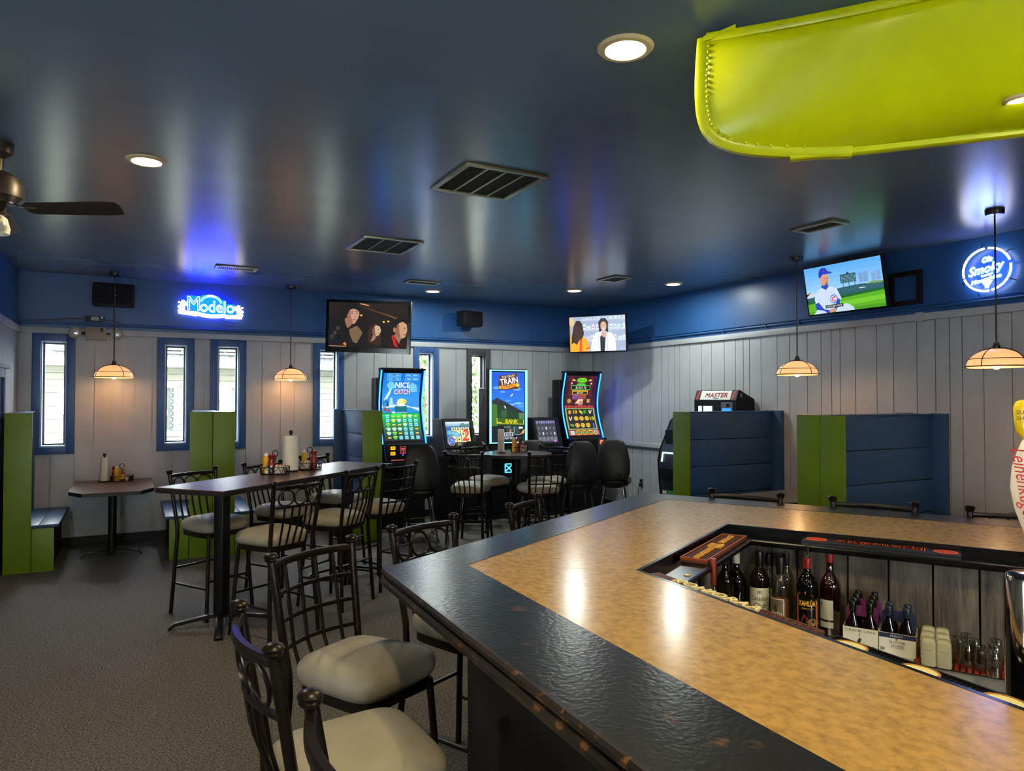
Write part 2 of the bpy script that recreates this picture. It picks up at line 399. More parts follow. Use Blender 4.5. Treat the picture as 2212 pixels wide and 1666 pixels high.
def glazed_wall(nm, n0, base, ux, L, added_wins, z0, z1):
    """wall of length L with unseen windows added for their daylight; ux = world direction along it, faces to its left"""
    s = struct(nm, base); s.rotation_euler = (0, 0, ux); x = 0
    for a, b in added_wins:
        wbox('lower_wall', (x, -0.2, 0), (a, 0, ZT), WHITE, s); wbox('sill_wall', (a, -0.2, 0), (b, 0, z0), WHITE, s); wbox('lintel', (a, -0.2, z1), (b, 0, ZT), WHITE, s); x = b
    wbox('lower_wall', (x, -0.2, 0), (L, 0, ZT), WHITE, s); wbox('upper_band', (0, -0.2, ZT), (L, 0, ZC), BLUE, s)
    for k, (a, b) in enumerate(added_wins):  # unseen windows, added to bring cool daylight to ceiling and walls
        w_ = struct('window_%d' % (n0 + k), base); w_.rotation_euler = (0, 0, ux)
        for p, q in (((a, -0.1, z0), (a + 0.05, -0.06, z1)), ((b - 0.05, -0.1, z0), (b, -0.06, z1)), ((a + 0.05, -0.1, z1 - 0.05), (b - 0.05, -0.06, z1)), ((a + 0.05, -0.1, z0), (b - 0.05, -0.06, z0 + 0.05)), (((a + b) / 2 - 0.02, -0.1, z0 + 0.05), ((a + b) / 2 + 0.02, -0.06, z1 - 0.05))): wbox('sash_bar', p, q, BLUEF, w_)
        wbox('pane', (a + 0.05, -0.082, z0 + 0.05), (b - 0.05, -0.078, z1 - 0.05), PANE, w_)
glazed_wall('wall_front', 8, (X0, Y0, 0), 0, XB - X0, [(2.2, 3.1), (5.8, 6.7)], 1.25, 2.1)
glazed_wall('wall_side', 10, (X0, 8.1, 0), R(-90), 8.1 - Y0, [(5.6, 6.4)], 1.25, 2.1)

# ---------------------------------------------------------------- what the windows look out on
o = MB().b2((-14, YA + 0.2, -0.25), (18, 26, -0.15)).build('ground', mat('pale_concrete', (150, 150, 144), 0.8, var=0.1, vscale=2), None, False); tag(o, kind='structure')
HY = 14.5
h = thing('neighbouring_house', 'cream sided house with grey shingle roof seen through the slit windows', 'house', (0, HY, -0.15))
CREAM = mat('cream_siding', (78, 77, 64), 0.7); HW = mat('white_house_trim', (128, 128, 125), 0.6); SHING = mat('grey_shingle', (62, 64, 62), 0.9, var=0.45, vscale=14)
wbox('wall', (-9, 0.03, 0), (4.3, 0.3, 2.5), CREAM, h)
for k in range(21): wbox('siding_board', (-9, 0.0, 0.02 + k * 0.115), (4.3, 0.032, 0.128 + k * 0.115), CREAM, h)
wbox('gutter', (-9.2, -0.5, 2.44), (4.5, -0.38, 2.58), HW, h); wbox('soffit', (-9.2, -0.4, 2.44), (4.5, 0.05, 2.47), HW, h)
rf = MB().prism([(-0.52, 2.57), (3.2, 4.4), (3.2, 4.5), (-0.52, 2.66)], -9.2, 4.5, Matrix(((0, 0, 1, 0), (1, 0, 0, 0), (0, 1, 0, 0), (0, 0, 0, 1)))).build('roof', SHING, h, False)
for k in range(6):
    yy = -0.5 + k * 0.14; zz = 2.68 + k * 0.14 * 0.49
    for j in range(14):
        MB().box((-1.0 + j * 0.36 + (k % 2) * 0.18, yy, zz), (0.34, 0.17, 0.03)).build('shingle', SHING, rf, False)
hw = onp(349, 838, 1, HY); hz0, hz1, hx0, hx1 = 1.28, 2.07, 0.12, 0.69
win = MB().b2((hx0 - 0.09, -0.03, hz0 - 0.1), (hx0, 0.01, hz1 + 0.1)).b2((hx1, -0.03, hz0 - 0.1), (hx1 + 0.09, 0.01, hz1 + 0.1)).b2((hx0, -0.03, hz1), (hx1, 0.01, hz1 + 0.1)).b2((hx0, -0.03, hz0 - 0.1), (hx1, 0.01, hz0)).build('window_frame', HW, h, False)
wbox('window_glass', (hx0, -0.01, hz0), (hx1, 0.005, hz1), mat('dark_glass', (44, 50, 46), 0.15), win)
sl = MB().tube([(hx1 - 0.03, -0.03, hz0 + 0.02), (hx1 - 0.02, -0.03, hz1 - 0.03), (hx0, -0.03, hz1 - 0.03)], 0.006, 6).build('light_cord', BLACK, h)
for k in range(14):
    z = hz0 + 0.04 + k * 0.055
    MB().ball((hx1 - 0.03 + 0.012 * (-1) ** k, -0.04, z), 0.012, 8).build('bulb', mat('warm_bulb', (255, 230, 150), 0.3), sl)
MB().torus((hx1 - 0.22, -0.03, hz0 + 0.33), 0.11, 0.012, n=18, k=6).build('hoop', mat('straw_hoop', (190, 160, 90), 0.8), h)
MB().b2((1.33, -0.05, 0), (1.41, 0.01, 2.15)).b2((1.86, -0.05, 0), (1.94, 0.01, 2.15)).b2((1.33, -0.05, 2.07), (1.94, 0.01, 2.17)).build('door_frame', mat('sage_trim', (130, 142, 130), 0.7), h, False)
dr = wbox('door', (1.41, -0.01, 0), (1.86, 0.02, 2.07), mat('dark_green_door', (46, 52, 50), 0.5), h)
for zz in (0.5, 1.35): wbox('door_panel', (1.47, -0.02, zz - 0.32), (1.80, -0.005, zz + 0.32), mat('dark_green_door'), dr)
wrn = thing('door_wreath', 'frosted green wreath hanging on the dark door of the house outside', 'wreath', (1.60, HY - 0.04, 1.50))
mb = MB(); rr = random.Random(3)
for k in range(220):
    a = rr.uniform(0, 6.283); q = rr.gauss(0.12, 0.03)
    M = Matrix.Translation((q * math.cos(a), rr.uniform(-0.05, 0), q * math.sin(a))) @ Matrix.Rotation(rr.uniform(0, 6.28), 4, 'Y') @ Matrix.Rotation(rr.uniform(-0.6, 0.6), 4, 'X')
    mb.add([(-0.008, 0, 0), (0, -0.004, 0.04), (0.008, 0, 0), (0, 0.003, -0.01)], [(0, 1, 2, 3)], M)
o = mb.build('foliage', mat('frosted_leaf', (84, 108, 96), 0.7), wrn, False); tag(o, kind='stuff')
MB().torus((0, 0, 0), 0.12, 0.018, n=18, k=6).build('ring', mat('twig', (90, 75, 55), 0.9), wrn)
mb = MB()
for s in (-1, 1): mb.tube([(0, -0.06, 0.02), (0.05 * s, -0.07, 0.07), (0.06 * s, -0.06, 0.02), (0, -0.06, 0.0)], 0.012, 6)
mb.tube([(0, -0.06, 0.01), (0.03, -0.06, -0.09)], 0.01, 6); mb.build('ribbon', mat('white_ribbon', (250, 250, 250), 0.6), wrn)

def tree(x, y, ht, rx, lab, seed):
    t = thing('garden_tree', lab, 'tree', (x, y, -0.15)); r = random.Random(seed)
    MB().tube([(0, 0, 0), (0.03, 0, ht * 0.5), (-0.02, 0.03, ht * 0.85)], [0.07, 0.05, 0.02], 8).build('trunk', mat('bark', (85, 70, 55), 0.9), t)
    mb = MB()
    for k in range(2600):
        a = r.uniform(0, 6.283); q = rx * math.sqrt(r.random()); z = r.uniform(0.25 * ht, ht)
        s = r.uniform(0.04, 0.09)
        M = Matrix.Translation((q * math.cos(a), q * math.sin(a), z)) @ Matrix.Rotation(r.uniform(0, 6.28), 4, 'Z') @ Matrix.Rotation(r.uniform(-1, 1), 4, 'X')
        mb.add([(-s * 0.5, 0, 0), (0, 0.01, s), (s * 0.5, 0, 0), (0, -0.01, -s * 0.6)], [(0, 1, 2, 3)], M)
    o = mb.build('foliage', mat('green_leaf', (50, 72, 20), 0.6, var=0.5, vscale=6), t, False); tag(o, kind='stuff')  # leaf green, varying at random
tree(5.2, 13.6, 3.6, 0.68, 'leafy green tree outside the blue framed window behind the left slot machine', 1)
tree(6.62, 13.9, 3.4, 0.72, 'leafy green tree outside the dark grey framed window', 2)
for x, lab in ((4.99, 'tan timber post outside the blue window beside the left slot machine'), (6.02, 'tan timber post outside the dark grey framed window')):
    p = thing('timber_post', lab, 'post', (x, 12.5, -0.15)); TP = mat('tan_timber', (96, 72, 58), 0.7, var=0.1, vscale=4)
    wbox('shaft', (-0.07, -0.07, 0), (0.07, 0.07, 3.3), TP, p); wbox('base', (-0.1, -0.1, 0), (0.1, 0.1, 0.12), TP, p)
# ---------------------------------------------------------------- recessed ceiling lamps
LENS = mat('lamp_lens', (255, 240, 190), 0.4, emit=9.0, ecol=(255, 236, 170))
RIM = mat('lamp_rim', (205, 190, 150), 0.4)
def can(x, y, lab, grp=None, warm=(1.0, 0.83, 0.47), wt=None):
    t = thing('recessed_light', lab, 'ceiling light', (x, y, ZC), 0, grp)
    MB().lathe([(0.082, -0.004), (0.085, -0.014), (0.108, -0.012), (0.118, -0.0005), (0.082, -0.0005)], 32).build('trim_ring', RIM, t)
    MB().lathe([(0.083, -0.0005), (0.083, -0.006), (0.001, -0.008)], 32).build('lens', LENS, t)
    ld = bpy.data.lights.new('lamp', 'AREA'); ld.shape = 'DISK'; ld.size = 0.15; ld.energy = CAN_W if wt is None else wt; ld.color = warm
    lo = bpy.data.objects.new('lamp', ld); link(lo, t); lo.location = (0, 0, -0.012)
    return t
can(1.80, 2.37, 'large bright recessed ceiling light left of the lime green canoe')
can(0.07, 4.88, 'bright recessed ceiling light right of the ceiling fan')
can(3.59, 9.0, 'small recessed ceiling light above the large dark television', warm=(0.92, 1.0, 0.94), wt=12)
can(5.25, 8.05, 'small recessed ceiling light left of the corner television', warm=(0.92, 1.0, 0.94), wt=12)
can(6.06, 7.0, 'small recessed ceiling light near the right wall', warm=(0.92, 1.0, 0.94), wt=12)
for i, (x, y) in enumerate([(0.5, 1.0), (1.5, -0.4), (3.2, 0.3), (-1.4, -0.6), (2.4, -2.0)]):
    can(x, y, 'recessed ceiling light behind the view', 'recessed lights behind the camera')

# ---------------------------------------------------------------- pendant lamps
SHADE = mat('amber_glass_shade', (255, 214, 160), 0.35, emit=0.5, ecol=(255, 180, 112))
BULB = mat('pendant_bulb', (255, 230, 180), 0.3, emit=22.0, ecol=(255, 200, 120))
NICKEL = mat('dark_nickel', (62, 58, 55), 0.32, metal=0.9)
def pendant_proto():
    t = thing('pendant_lamp', '', 'pendant lamp')
    zb = 1.965
    MB().lathe([(0.001, ZC - 0.035), (0.06, ZC - 0.034), (0.066, ZC - 0.02), (0.066, ZC - 0.0005), (0.001, ZC - 0.0005)], 24).build('canopy', NICKEL, t)
    MB().cyl((0, 0, zb + 0.17), (0, 0, ZC - 0.03), 0.0065, n=10).build('rod', NICKEL, t)
    MB().lathe([(0.016, zb + 0.135), (0.026, zb + 0.14), (0.026, zb + 0.168), (0.018, zb + 0.175), (0.018, zb + 0.19), (0.007, zb + 0.195)], 20).build('socket_cap', NICKEL, t)
    prof = [(0.2 * math.sin(a), zb + 0.145 * (1 - (math.sin(a)) ** 2) ** 0.5 * 0.98 + 0.0) for a in [R(90) * (1 - i / 12) for i in range(12)]]
    prof = [(0.2, zb)] + prof[1:] + [(0.024, zb + 0.142)]
    inn = [(r * 0.97, z - 0.004) for r, z in prof[::-1]]
    MB().lathe(prof + inn, 36, caps=False).build('shade', SHADE, t)
    mb = MB()
    for k in range(4):
        a = R(30 + 90 * k); mb.tube([((r + 0.008) * math.cos(a), (r + 0.008) * math.sin(a), z + 0.008) for r, z in prof[::2]] , 0.0035, 6)
    mb.build('cage', NICKEL, t)
    MB().tube([(0.212 * math.cos(R(10 * k)), 0.212 * math.sin(R(10 * k)), zb + 0.004) for k in range(36)], 0.0045, 6, closed=True).build('rim_hoop', NICKEL, t)
    MB().tube([(0.188 * math.cos(R(10 * k)), 0.188 * math.sin(R(10 * k)), zb + 0.062) for k in range(36)], 0.003, 6, closed=True).build('upper_hoop', NICKEL, t)
    MB().lathe([(0.001, zb - 0.02), (0.018, zb - 0.014), (0.027, zb + 0.005), (0.026, zb + 0.03), (0.014, zb + 0.07), (0.013, zb + 0.135)], 16).build('bulb', BULB, t)
    ld = bpy.data.lights.new('lamp', 'POINT'); ld.energy = PEND_W; ld.color = (1.0, 0.66, 0.36); ld.shadow_soft_size = 0.03
    lo = bpy.data.objects.new('lamp', ld); link(lo, t); lo.location = (0, 0, zb - 0.035)
    return t
pp = pendant_proto(); G = 'caged dome pendant lamps'
pp.location = (-0.18, 9.46, 0); pp['label'] = 'amber glass dome pendant lamp over the left dining booth table'; pp['group'] = G
dup(pp, (1.82, 9.5, 0), R(20), 'amber glass dome pendant lamp left of the big dark television', G)
dup(pp, (6.06, 5.1, 0), R(50), 'amber glass dome pendant lamp above the gap between the two right booths', G)
dup(pp, (5.91, 3.1, 0), R(60), 'amber glass dome pendant lamp under the round white neon sign', G)

# ---------------------------------------------------------------- ceiling vents
VF = mat('olive_vent_frame', (168, 166, 138), 0.35, metal=0.6); VD = mat('vent_filter', (38, 34, 20), 0.85, bump=0.2, bscale=90)
def vent(x0, x1, y0, y1, cells, lab, slats=0):
    t = thing('ceiling_vent', lab, 'vent', ((x0 + x1) / 2, (y0 + y1) / 2, ZC)); a, b = (x1 - x0) / 2, (y1 - y0) / 2; f = 0.035
    for p, q in (((-a, -b, -0.016), (a, -b + f, -0.0005)), ((-a, b - f, -0.016), (a, b, -0.0005)), ((-a, -b + f, -0.016), (-a + f, b - f, -0.0005)), ((a - f, -b + f, -0.016), (a, b - f, -0.0005))):
        wbox('frame_bar', p, q, VF, t, 0.004)
    n = cells; wd = (2 * a - 2 * f) / n
    for i in range(n): wbox('filter', (-a + f + i * wd + 0.004, -b + f, -0.005), (-a + f + (i + 1) * wd - 0.004, b - f, -0.0006), VD, t)
    for i in range(1, n): wbox('divider', (-a + f + i * wd - 0.006, -b + f, -0.013), (-a + f + i * wd + 0.006, b - f, -0.004), VF, t)
    for i in range(slats):
        x = -a + f + 0.01 + (2 * a - 2 * f - 0.02) * (i + 0.5) / slats
        wbox('slat', (x - 0.005, -b + f, -0.012), (x + 0.002, b - f, -0.005), VF, t)
vent(1.81, 2.40, 3.98, 4.60, 4, 'large square ceiling vent with four dark panels nearest the camera')
vent(1.82, 2.39, 6.21, 6.84, 3, 'square ceiling vent with three dark panels above the high table')
vent(0.80, 1.24, 8.33, 8.56, 1, 'narrow slatted ceiling vent above the blue lion neon sign', 16)
vent(2.99, 3.42, 8.27, 8.49, 1, 'thin ceiling vent above the recessed light over the large dark television')
vent(5.03, 5.31, 6.84, 7.22, 1, 'small ceiling vent in front of the corner television')
vent(5.01, 5.23, 3.86, 4.28, 1, 'ceiling vent nearest the television with the ball player')

# ---------------------------------------------------------------- ceiling fan
fan = thing('ceiling_fan', 'dark ceiling fan with brown blades at the left edge', 'ceiling fan', (-0.69, 4.96, ZC))
FB = mat('dark_walnut_blade', (46, 34, 30), 0.5, var=0.25, vscale=6, stretch=(1, 8, 1)); FM = mat('dark_fan_metal', (58, 50, 46), 0.4, metal=0.5)
MB().lathe([(0.001, -0.001), (0.085, -0.001), (0.08, -0.06), (0.035, -0.09), (0.03, -0.17), (0.001, -0.17)], 24).build('canopy', FM, fan)
MB().lathe([(0.001, -0.16), (0.06, -0.165), (0.12, -0.2), (0.135, -0.25), (0.135, -0.31), (0.1, -0.34), (0.001, -0.345)], 28).build('motor', FM, fan)
for k, a in enumerate((-28, 92, 212)):
    M = Matrix.Rotation(R(a), 4, 'Z') @ Matrix.Translation((0, 0, -0.375)) @ Matrix.Rotation(R(-16), 4, 'X')
    bl = MB().prism([(0.17, -0.035), (0.2, -0.055), (0.62, -0.068), (0.70, -0.06), (0.715, -0.03), (0.715, 0.03), (0.70, 0.06), (0.62, 0.068), (0.2, 0.055), (0.17, 0.035)], -0.005, 0.005, M).build('blade', FB, fan)
    M2 = Matrix.Rotation(R(a), 4, 'Z')
    ar = MB().tube([M2 @ Vector(p) for p in ((0.08, 0, -0.335), (0.13, 0, -0.365), (0.20, 0, -0.372), (0.24, 0, -0.372))], 0.012, 8, flat=(0.022, 0.006)).build('blade_arm', CHROME, fan)
MB().lathe([(0.001, -0.34), (0.05, -0.345), (0.05, -0.40), (0.03, -0.42), (0.001, -0.42)], 20).build('lamp_holder', FM, fan)
MB().lathe([(0.03, -0.41), (0.055, -0.43), (0.07, -0.49), (0.066, -0.52), (0.06, -0.50), (0.045, -0.44), (0.028, -0.42)], 20, caps=False).build('lamp_shade', mat('smoky_glass', (205, 205, 190), 0.25), fan)

# ---------------------------------------------------------------- lime canoe hung from the ceiling
CAN = mat('lime_canoe_paint', (186, 197, 2), 0.27, var=0.04, vscale=4, bump=0.03, bscale=6)
ca = math.atan2(-0.76, 0.65)
cn = thing('canoe', 'lime green metal canoe hung upright below the ceiling', 'canoe', (2.00, 2.10, 0), ca)
CL = 4.4
def c_stem(v):
    return -0.015 + 0.52 * math.exp(-v * 9.5) * (1 - v) + 0.04 * max(0, v - 0.55) ** 1.5 + 0.1 * max(0, 0.35 - v) ** 2
def c_zk(s): return 2.64
def c_zg(s): x = 2 * s / CL - 1; return 2.985 + 0.155 * abs(x) ** 4
def c_pt(u, v, side, off=0.0):
    s0 = c_stem(v); s = s0 + u * (CL - 2 * s0)
    zk, zg = c_zk(s), c_zg(s); z = zk + v * (zg - zk)
    e = min(u, 1 - u) * 2
    g = 1 - (1 - e) ** 2.6
    B = 0.43 * (0.03 + 0.97 * (v ** 0.42)) * (0.9 + 0.1 * (1 - abs(v - 0.75)))
    return Vector((s, side * (0.014 + B * g + off), z))
US = [0, 0.006, 0.015, 0.03, 0.05, 0.08, 0.12, 0.17, 0.23, 0.3, 0.4, 0.5, 0.6, 0.7, 0.77, 0.83, 0.88, 0.92, 0.95, 0.97, 0.985, 0.994, 1]
VS = [0, 0.01, 0.03, 0.06, 0.1, 0.16, 0.24, 0.34, 0.45, 0.58, 0.72, 0.86, 1]
mb = MB(); nu, nv = len(US), len(VS)
grid = [[c_pt(u, v, -1) for u in US] for v in VS[::-1]] + [[c_pt(u, v, 1) for u in US] for v in VS]
mb.add([p for row in grid for p in row], [(j * nu + i, (j + 1) * nu + i, (j + 1) * nu + i + 1, j * nu + i + 1) for j in range(len(grid) - 1) for i in range(nu - 1)])
hull = mb.build('hull', CAN, cn, ang=60)
md = hull.modifiers.new('sheet', 'SOLIDIFY'); md.thickness = 0.006; md.offset = 0
for s in (-1, 1): MB().tube([c_pt(u, 1, s) for u in US], 0.016, 8, flat=(0.012, 0.018)).build('gunwale', CAN, cn)
st = [c_pt(0, v, 0) for v in VS]
prof = [Vector((c_stem(v) - 0.004, 0, c_zk(0.1) + v * (c_zg(0) - c_zk(0.1)))) for v in [(1 - i / 40) ** 1.6 for i in range(41)]]
band = MB().tube(prof, 0.02, 8, flat=(0.024, 0.034), up=(1, 0, 0.2)).build('stem_band', CAN, cn)
for s in (-1, 1):
    for k in range(26):
        v = (1 - (k + 1.5) / 30) ** 1.5; p = Vector((c_stem(v) + 0.012, s * 0.027, c_zk(0) + v * (c_zg(0) - c_zk(0))))
        MB().ball(p, 0.0065, 8, (1, 0.8, 1)).build('rivet', CAN, band)
MB().tube([(0.3, 0, 2.632), (0.6, 0, 2.628), (CL - 0.6, 0, 2.628), (CL - 0.3, 0, 2.632)], 0.02, 8, flat=(0.02, 0.014)).build('keel', CAN, cn)
MB().prism([(-0.015, -0.03), (0.06, -0.055), (0.11, -0.08), (0.11, 0.08), (0.06, 0.055), (-0.015, 0.03)], 3.122, 3.142).build('bow_plate', CAN, cn)
MB().torus((0.0, 0, 3.13), 0.018, 0.005, n=14, k=6).build('eye_ring', CAN, cn)
MB().tube([(0.0, 0, 3.115), (-0.012, 0, 3.13), (-0.012, 0, 3.15), (0.0, 0.0, ZC - 0.001)], 0.004, 6).tube([(0.02, 0.03, 3.14), (0.02, 0.03, ZC - 0.001)], 0.002, 6).build('hanger', CHROME, cn)
MB().tube([(CL - 0.02, 0, 3.11), (CL - 0.02, 0, ZC - 0.001)], 0.004, 6).build('hanger', CHROME, cn)

pk_ = thing('puck_light', 'small round lamp under the canoe at the right edge', 'lamp', (0, 0, 0)); q_ = dep(2206, 222, 2.31); pk_.location = q_
MB().lathe([(0.001, 0.014), (0.05, 0.014), (0.052, 0.004), (0.044, 0.0), (0.036, 0.004)], 28, caps=False).build('housing', RIM, pk_)
MB().lathe([(0.037, 0.006), (0.036, 0.003), (0.001, 0.001)], 24).build('lens', LENS, pk_)
# ---------------------------------------------------------------- loudspeakers, emergency light, power strip
def speaker(x, z, y, w, h, d, rz, lab):
    t = thing('loudspeaker', lab, 'speaker', (x, y, z), rz)
    M = Matrix(((1, 0, 0, 0), (0, 0, 1, 0), (0, 1, 0, 0), (0, 0, 0, 1)))
    MB().box((0, 0, 0), (w, d, h), 0, 0.03).build('cabinet', BLACK, t)
    MB().box((0, -d / 2 - 0.002, 0), (w * 0.9, 0.012, h * 0.86), 0, 0.004).build('grille', mat('speaker_cloth', (20, 20, 22), 0.8, bump=0.4, bscale=500), t)
    MB().box((0.02, -d / 2 - 0.009, -0.01), (0.02, 0.004, 0.012)).build('badge', CHROME, t, False)
    MB().cyl((0, d / 2, 0), (0, d / 2 + 0.07, 0), 0.02).build('bracket', BLACK, t)
speaker(-0.19, 2.945, YA - 0.14, 0.44, 0.275, 0.16, 0, 'black loudspeaker on the blue band left of the lion neon sign')
speaker(4.42, 2.90, YA - 0.19, 0.36, 0.23, 0.2, R(14), 'black loudspeaker on the blue band right of the large dark television')
em = thing('emergency_light', 'beige emergency light with two round lamp heads above the window', 'emergency light', (-0.375, YA, 2.49))
MB().box((0, -0.055, 0), (0.215, 0.085, 0.15), 0, 0.008).build('battery_box', mat('beige_plastic', (150, 140, 128), 0.5), em)
wbox('label_plate', (0.045, -0.1, 0.02), (0.075, -0.0975, 0.06), BLACK, em)
for s in (-1, 1):
    M = Matrix.Translation((s * 0.215, -0.07, -0.0)) @ Matrix.Rotation(R(90), 4, 'X')
    hd = MB().lathe([(0.02, -0.045), (0.05, -0.03), (0.068, 0.0), (0.068, 0.012), (0.06, 0.014)], 24, M).build('lamp_head', mat('beige_plastic'), em)
    MB().lathe([(0.06, 0.008), (0.045, 0.014), (0.001, 0.018)], 20, M).build('lens', mat('frosted_lens', (200, 200, 200), 0.15, metal=0.3), hd)
    MB().cyl((s * 0.105, -0.06, 0.0), (s * 0.16, -0.06, 0.0), 0.012).build('arm', BLACK, em)
ps = thing('power_strip', 'dark power strip with pale outlet on the blue band over the emergency light', 'power strip', (-0.385, YA, 2.665))
MB().box((0, -0.022, 0), (0.2, 0.035, 0.06), 0, 0.005).build('body', BLACK, ps)
wbox('outlet', (-0.045, -0.0425, -0.022), (0.04, -0.04, 0.022), mat('pale_plastic', (170, 170, 180), 0.5), ps)
MB().ball((0.07, -0.041, 0.018), 0.006, 8).build('pilot_light', mat('blue_led', (40, 120, 255), 0.4, emit=4, ecol=(30, 110, 255)), ps)
MB().tube([(0.1, -0.02, 0), (0.25, -0.012, -0.03), (0.32, -0.01, -0.06)], 0.005, 6).tube([(-0.1, -0.02, 0), (-0.35, -0.012, -0.02), (-0.7, -0.012, -0.05)], 0.005, 6).build('cord', BLACK, ps)
ot = thing('wall_outlet', 'dark wall outlet with plugged cord on the white right wall', 'outlet', (XB, 8.52, 0.46))
MB().box((-0.006, 0, 0), (0.01, 0.075, 0.12), 0, 0.003).build('cover_plate', mat('steel_plate', (120, 120, 118), 0.4, metal=0.6), ot)
for zz in (-0.028, 0.028): wbox('socket', (-0.014, -0.018, zz - 0.015), (-0.01, 0.018, zz + 0.015), BLACK, ot)
MB().box((-0.03, 0, -0.028), (0.035, 0.03, 0.03), 0, 0.004).tube([(-0.04, 0, -0.03), (-0.06, 0.01, -0.1), (-0.05, 0.02, -0.25), (-0.02, 0.01, -0.4)], 0.005, 6).build('plug', BLACK, ot)

# ---------------------------------------------------------------- televisions
def tv(lab, c, a, tilt, roll, wd, ht, pic, bez, th, arm, kx):
    t = thing('television', lab, 'television', c); t.rotation_euler = (-tilt, -roll, R(a) + R(90))
    MB().box((0, th / 2, 0), (wd, th, ht), 0, 0.006).build('housing', BLACK, t)
    mb = MB(); x, z = wd / 2, ht / 2
    for p, q in (((-x, -0.008, -z), (-x + bez, 0.004, z)), ((x - bez, -0.008, -z), (x, 0.004, z)), ((-x + bez, -0.008, z - bez), (x - bez, 0.004, z)), ((-x + bez, -0.008, -z), (x - bez, 0.004, -z + bez * kx))): mb.b2(p, q)
    mb.build('bezel', mat('gloss_black', (12, 12, 13), 0.15), t, False)
    sw = wd - 2 * bez; sh = ht - bez - bez * kx
    p = Pic(k=sw / 160, ox=80, oz=45, step=0.0003); pic(p)
    p.build('screen_picture', SCR, t, Matrix.Translation((0, -0.0005, (bez * kx - bez) / 2)) @ Matrix.Diagonal((1, 1, sh / (sw * 90 / 160), 1)))
    MB().box((0, th + 0.02, 0), (0.22, 0.04, 0.22)).tube([(0, th + 0.02, 0), (0, arm - 0.05, 0)], 0.02, 8).box((0, arm - 0.035, 0), (0.12, 0.02, 0.2)).build('wall_bracket', BLACK, t, False)
    return t
def pic_drama(p):
    p.grad((14, 11, 9), (34, 26, 20), 0, 0, 160, 90, 6)
    for k in range(9): p.line((70 + k * 8, 52 + k * 5, 34), [(60 + k * 11, 84 - k * 3), (95 + k * 9, 74 - k * 3)], 1.2 + (k % 3) * 0.6, 1)
    p.poly((205, 150, 90), [(62, 88), (80, 84), (82, 86), (64, 89.5)], 1)
    for x, z in ((66, 65), (112, 53), (121, 54.5)): p.ell((255, 190, 80), x, z, 2.2, 1.8, 2); 
    p.poly((118, 92, 66), [(42, 36), (58, 44), (70, 30), (58, 8), (46, 12)], 1)
    # young man at the left
    p.poly((16, 18, 20), [(0, 0), (0, 40), (14, 52), (30, 46), (40, 32), (52, 8), (56, 0)], 3)
    p.poly((150, 104, 84), [(30, 62), (34, 50), (38, 38), (46, 44), (46, 56)], 4)
    p.poly((196, 148, 124), [(37, 76), (50, 78), (61, 74), (62, 66), (59, 58), (53, 48), (47, 47), (40, 56), (37, 66)], 5)
    p.poly((150, 104, 86), [(37, 76), (44, 76), (45, 62), (50, 50), (47, 47), (40, 56), (36, 66)], 6)
    p.poly((20, 16, 14), [(27, 52), (24, 72), (30, 86), (44, 92), (58, 88), (64, 78), (61, 73), (52, 79), (42, 75), (38, 66), (34, 58)], 7)
    for x in (47.5, 57): p.ell((30, 22, 20), x, 69, 2.2, 1.0, 7); p.line((40, 26, 22), [(x - 3, 72), (x + 2.6, 72.4)], 1.1, 7)
    p.poly((176, 124, 102), [(52.5, 68), (56.5, 61), (52, 60)], 7); p.line((150, 74, 66), [(49, 55.5), (55, 56)], 1.5, 7)
    for x, z in ((7, 20), (13, 28), (19, 38)): p.ell((90, 96, 78), x, z, 3, 3.4, 5); p.ell((24, 26, 26), x, z, 2, 2.3, 6)
    # girl in the middle
    p.poly((22, 18, 18), [(60, 0), (66, 14), (78, 24), (100, 20), (106, 0)], 4)
    p.poly((58, 32, 22), [(82, 10), (80, 30), (84, 44), (94, 50), (104, 46), (106, 34), (108, 4)], 5)
    p.poly((206, 170, 140), [(90, 28), (89, 38), (96, 46), (104, 44), (107, 35), (103, 26), (97, 24)], 6)
    p.poly((120, 84, 66), [(90, 28), (89, 38), (94, 44), (95, 32), (97, 24)], 7); p.poly((150, 120, 98), [(86, 12), (92, 28), (98, 24), (94, 16)], 6)
    p.ell((40, 26, 22), 101, 37.5, 1.6, 0.8, 7); p.line((150, 70, 66), [(99, 29.5), (104, 30)], 1.2, 7)
    # boy at the right
    p.poly((40, 10, 12), [(120, 0), (124, 16), (136, 22), (152, 18), (160, 8), (160, 0)], 4)
    p.poly((190, 24, 30), [(128, 26), (134, 6), (142, 2), (136, 20), (131, 28)], 5)
    p.poly((150, 108, 80), [(133, 26), (138, 34), (148, 22), (144, 10)], 5)
    p.poly((198, 152, 118), [(135, 34), (137, 50), (148, 56), (158, 50), (160, 38), (156, 24), (148, 20), (139, 26)], 6)
    p.poly((140, 98, 74), [(135, 34), (137, 50), (143, 52), (144, 34), (148, 20), (139, 26)], 7)
    p.poly((16, 13, 13), [(133, 36), (132, 52), (138, 62), (150, 64), (160, 58), (160, 50), (150, 55), (140, 50), (137, 40)], 8)
    p.ell((172, 120, 92), 134, 38, 2.6, 5, 9); p.ell((26, 18, 16), 154, 42, 2.2, 0.9, 8); p.line((140, 60, 54), [(151, 28.5), (157, 29)], 1.3, 8)
    p.poly((255, 120, 50), [(30, 6), (37, 2), (36, 8), (33, 10)], 8); p.line((230, 170, 120), [(2, 1.5), (36, 1.2)], 0.8, 8)
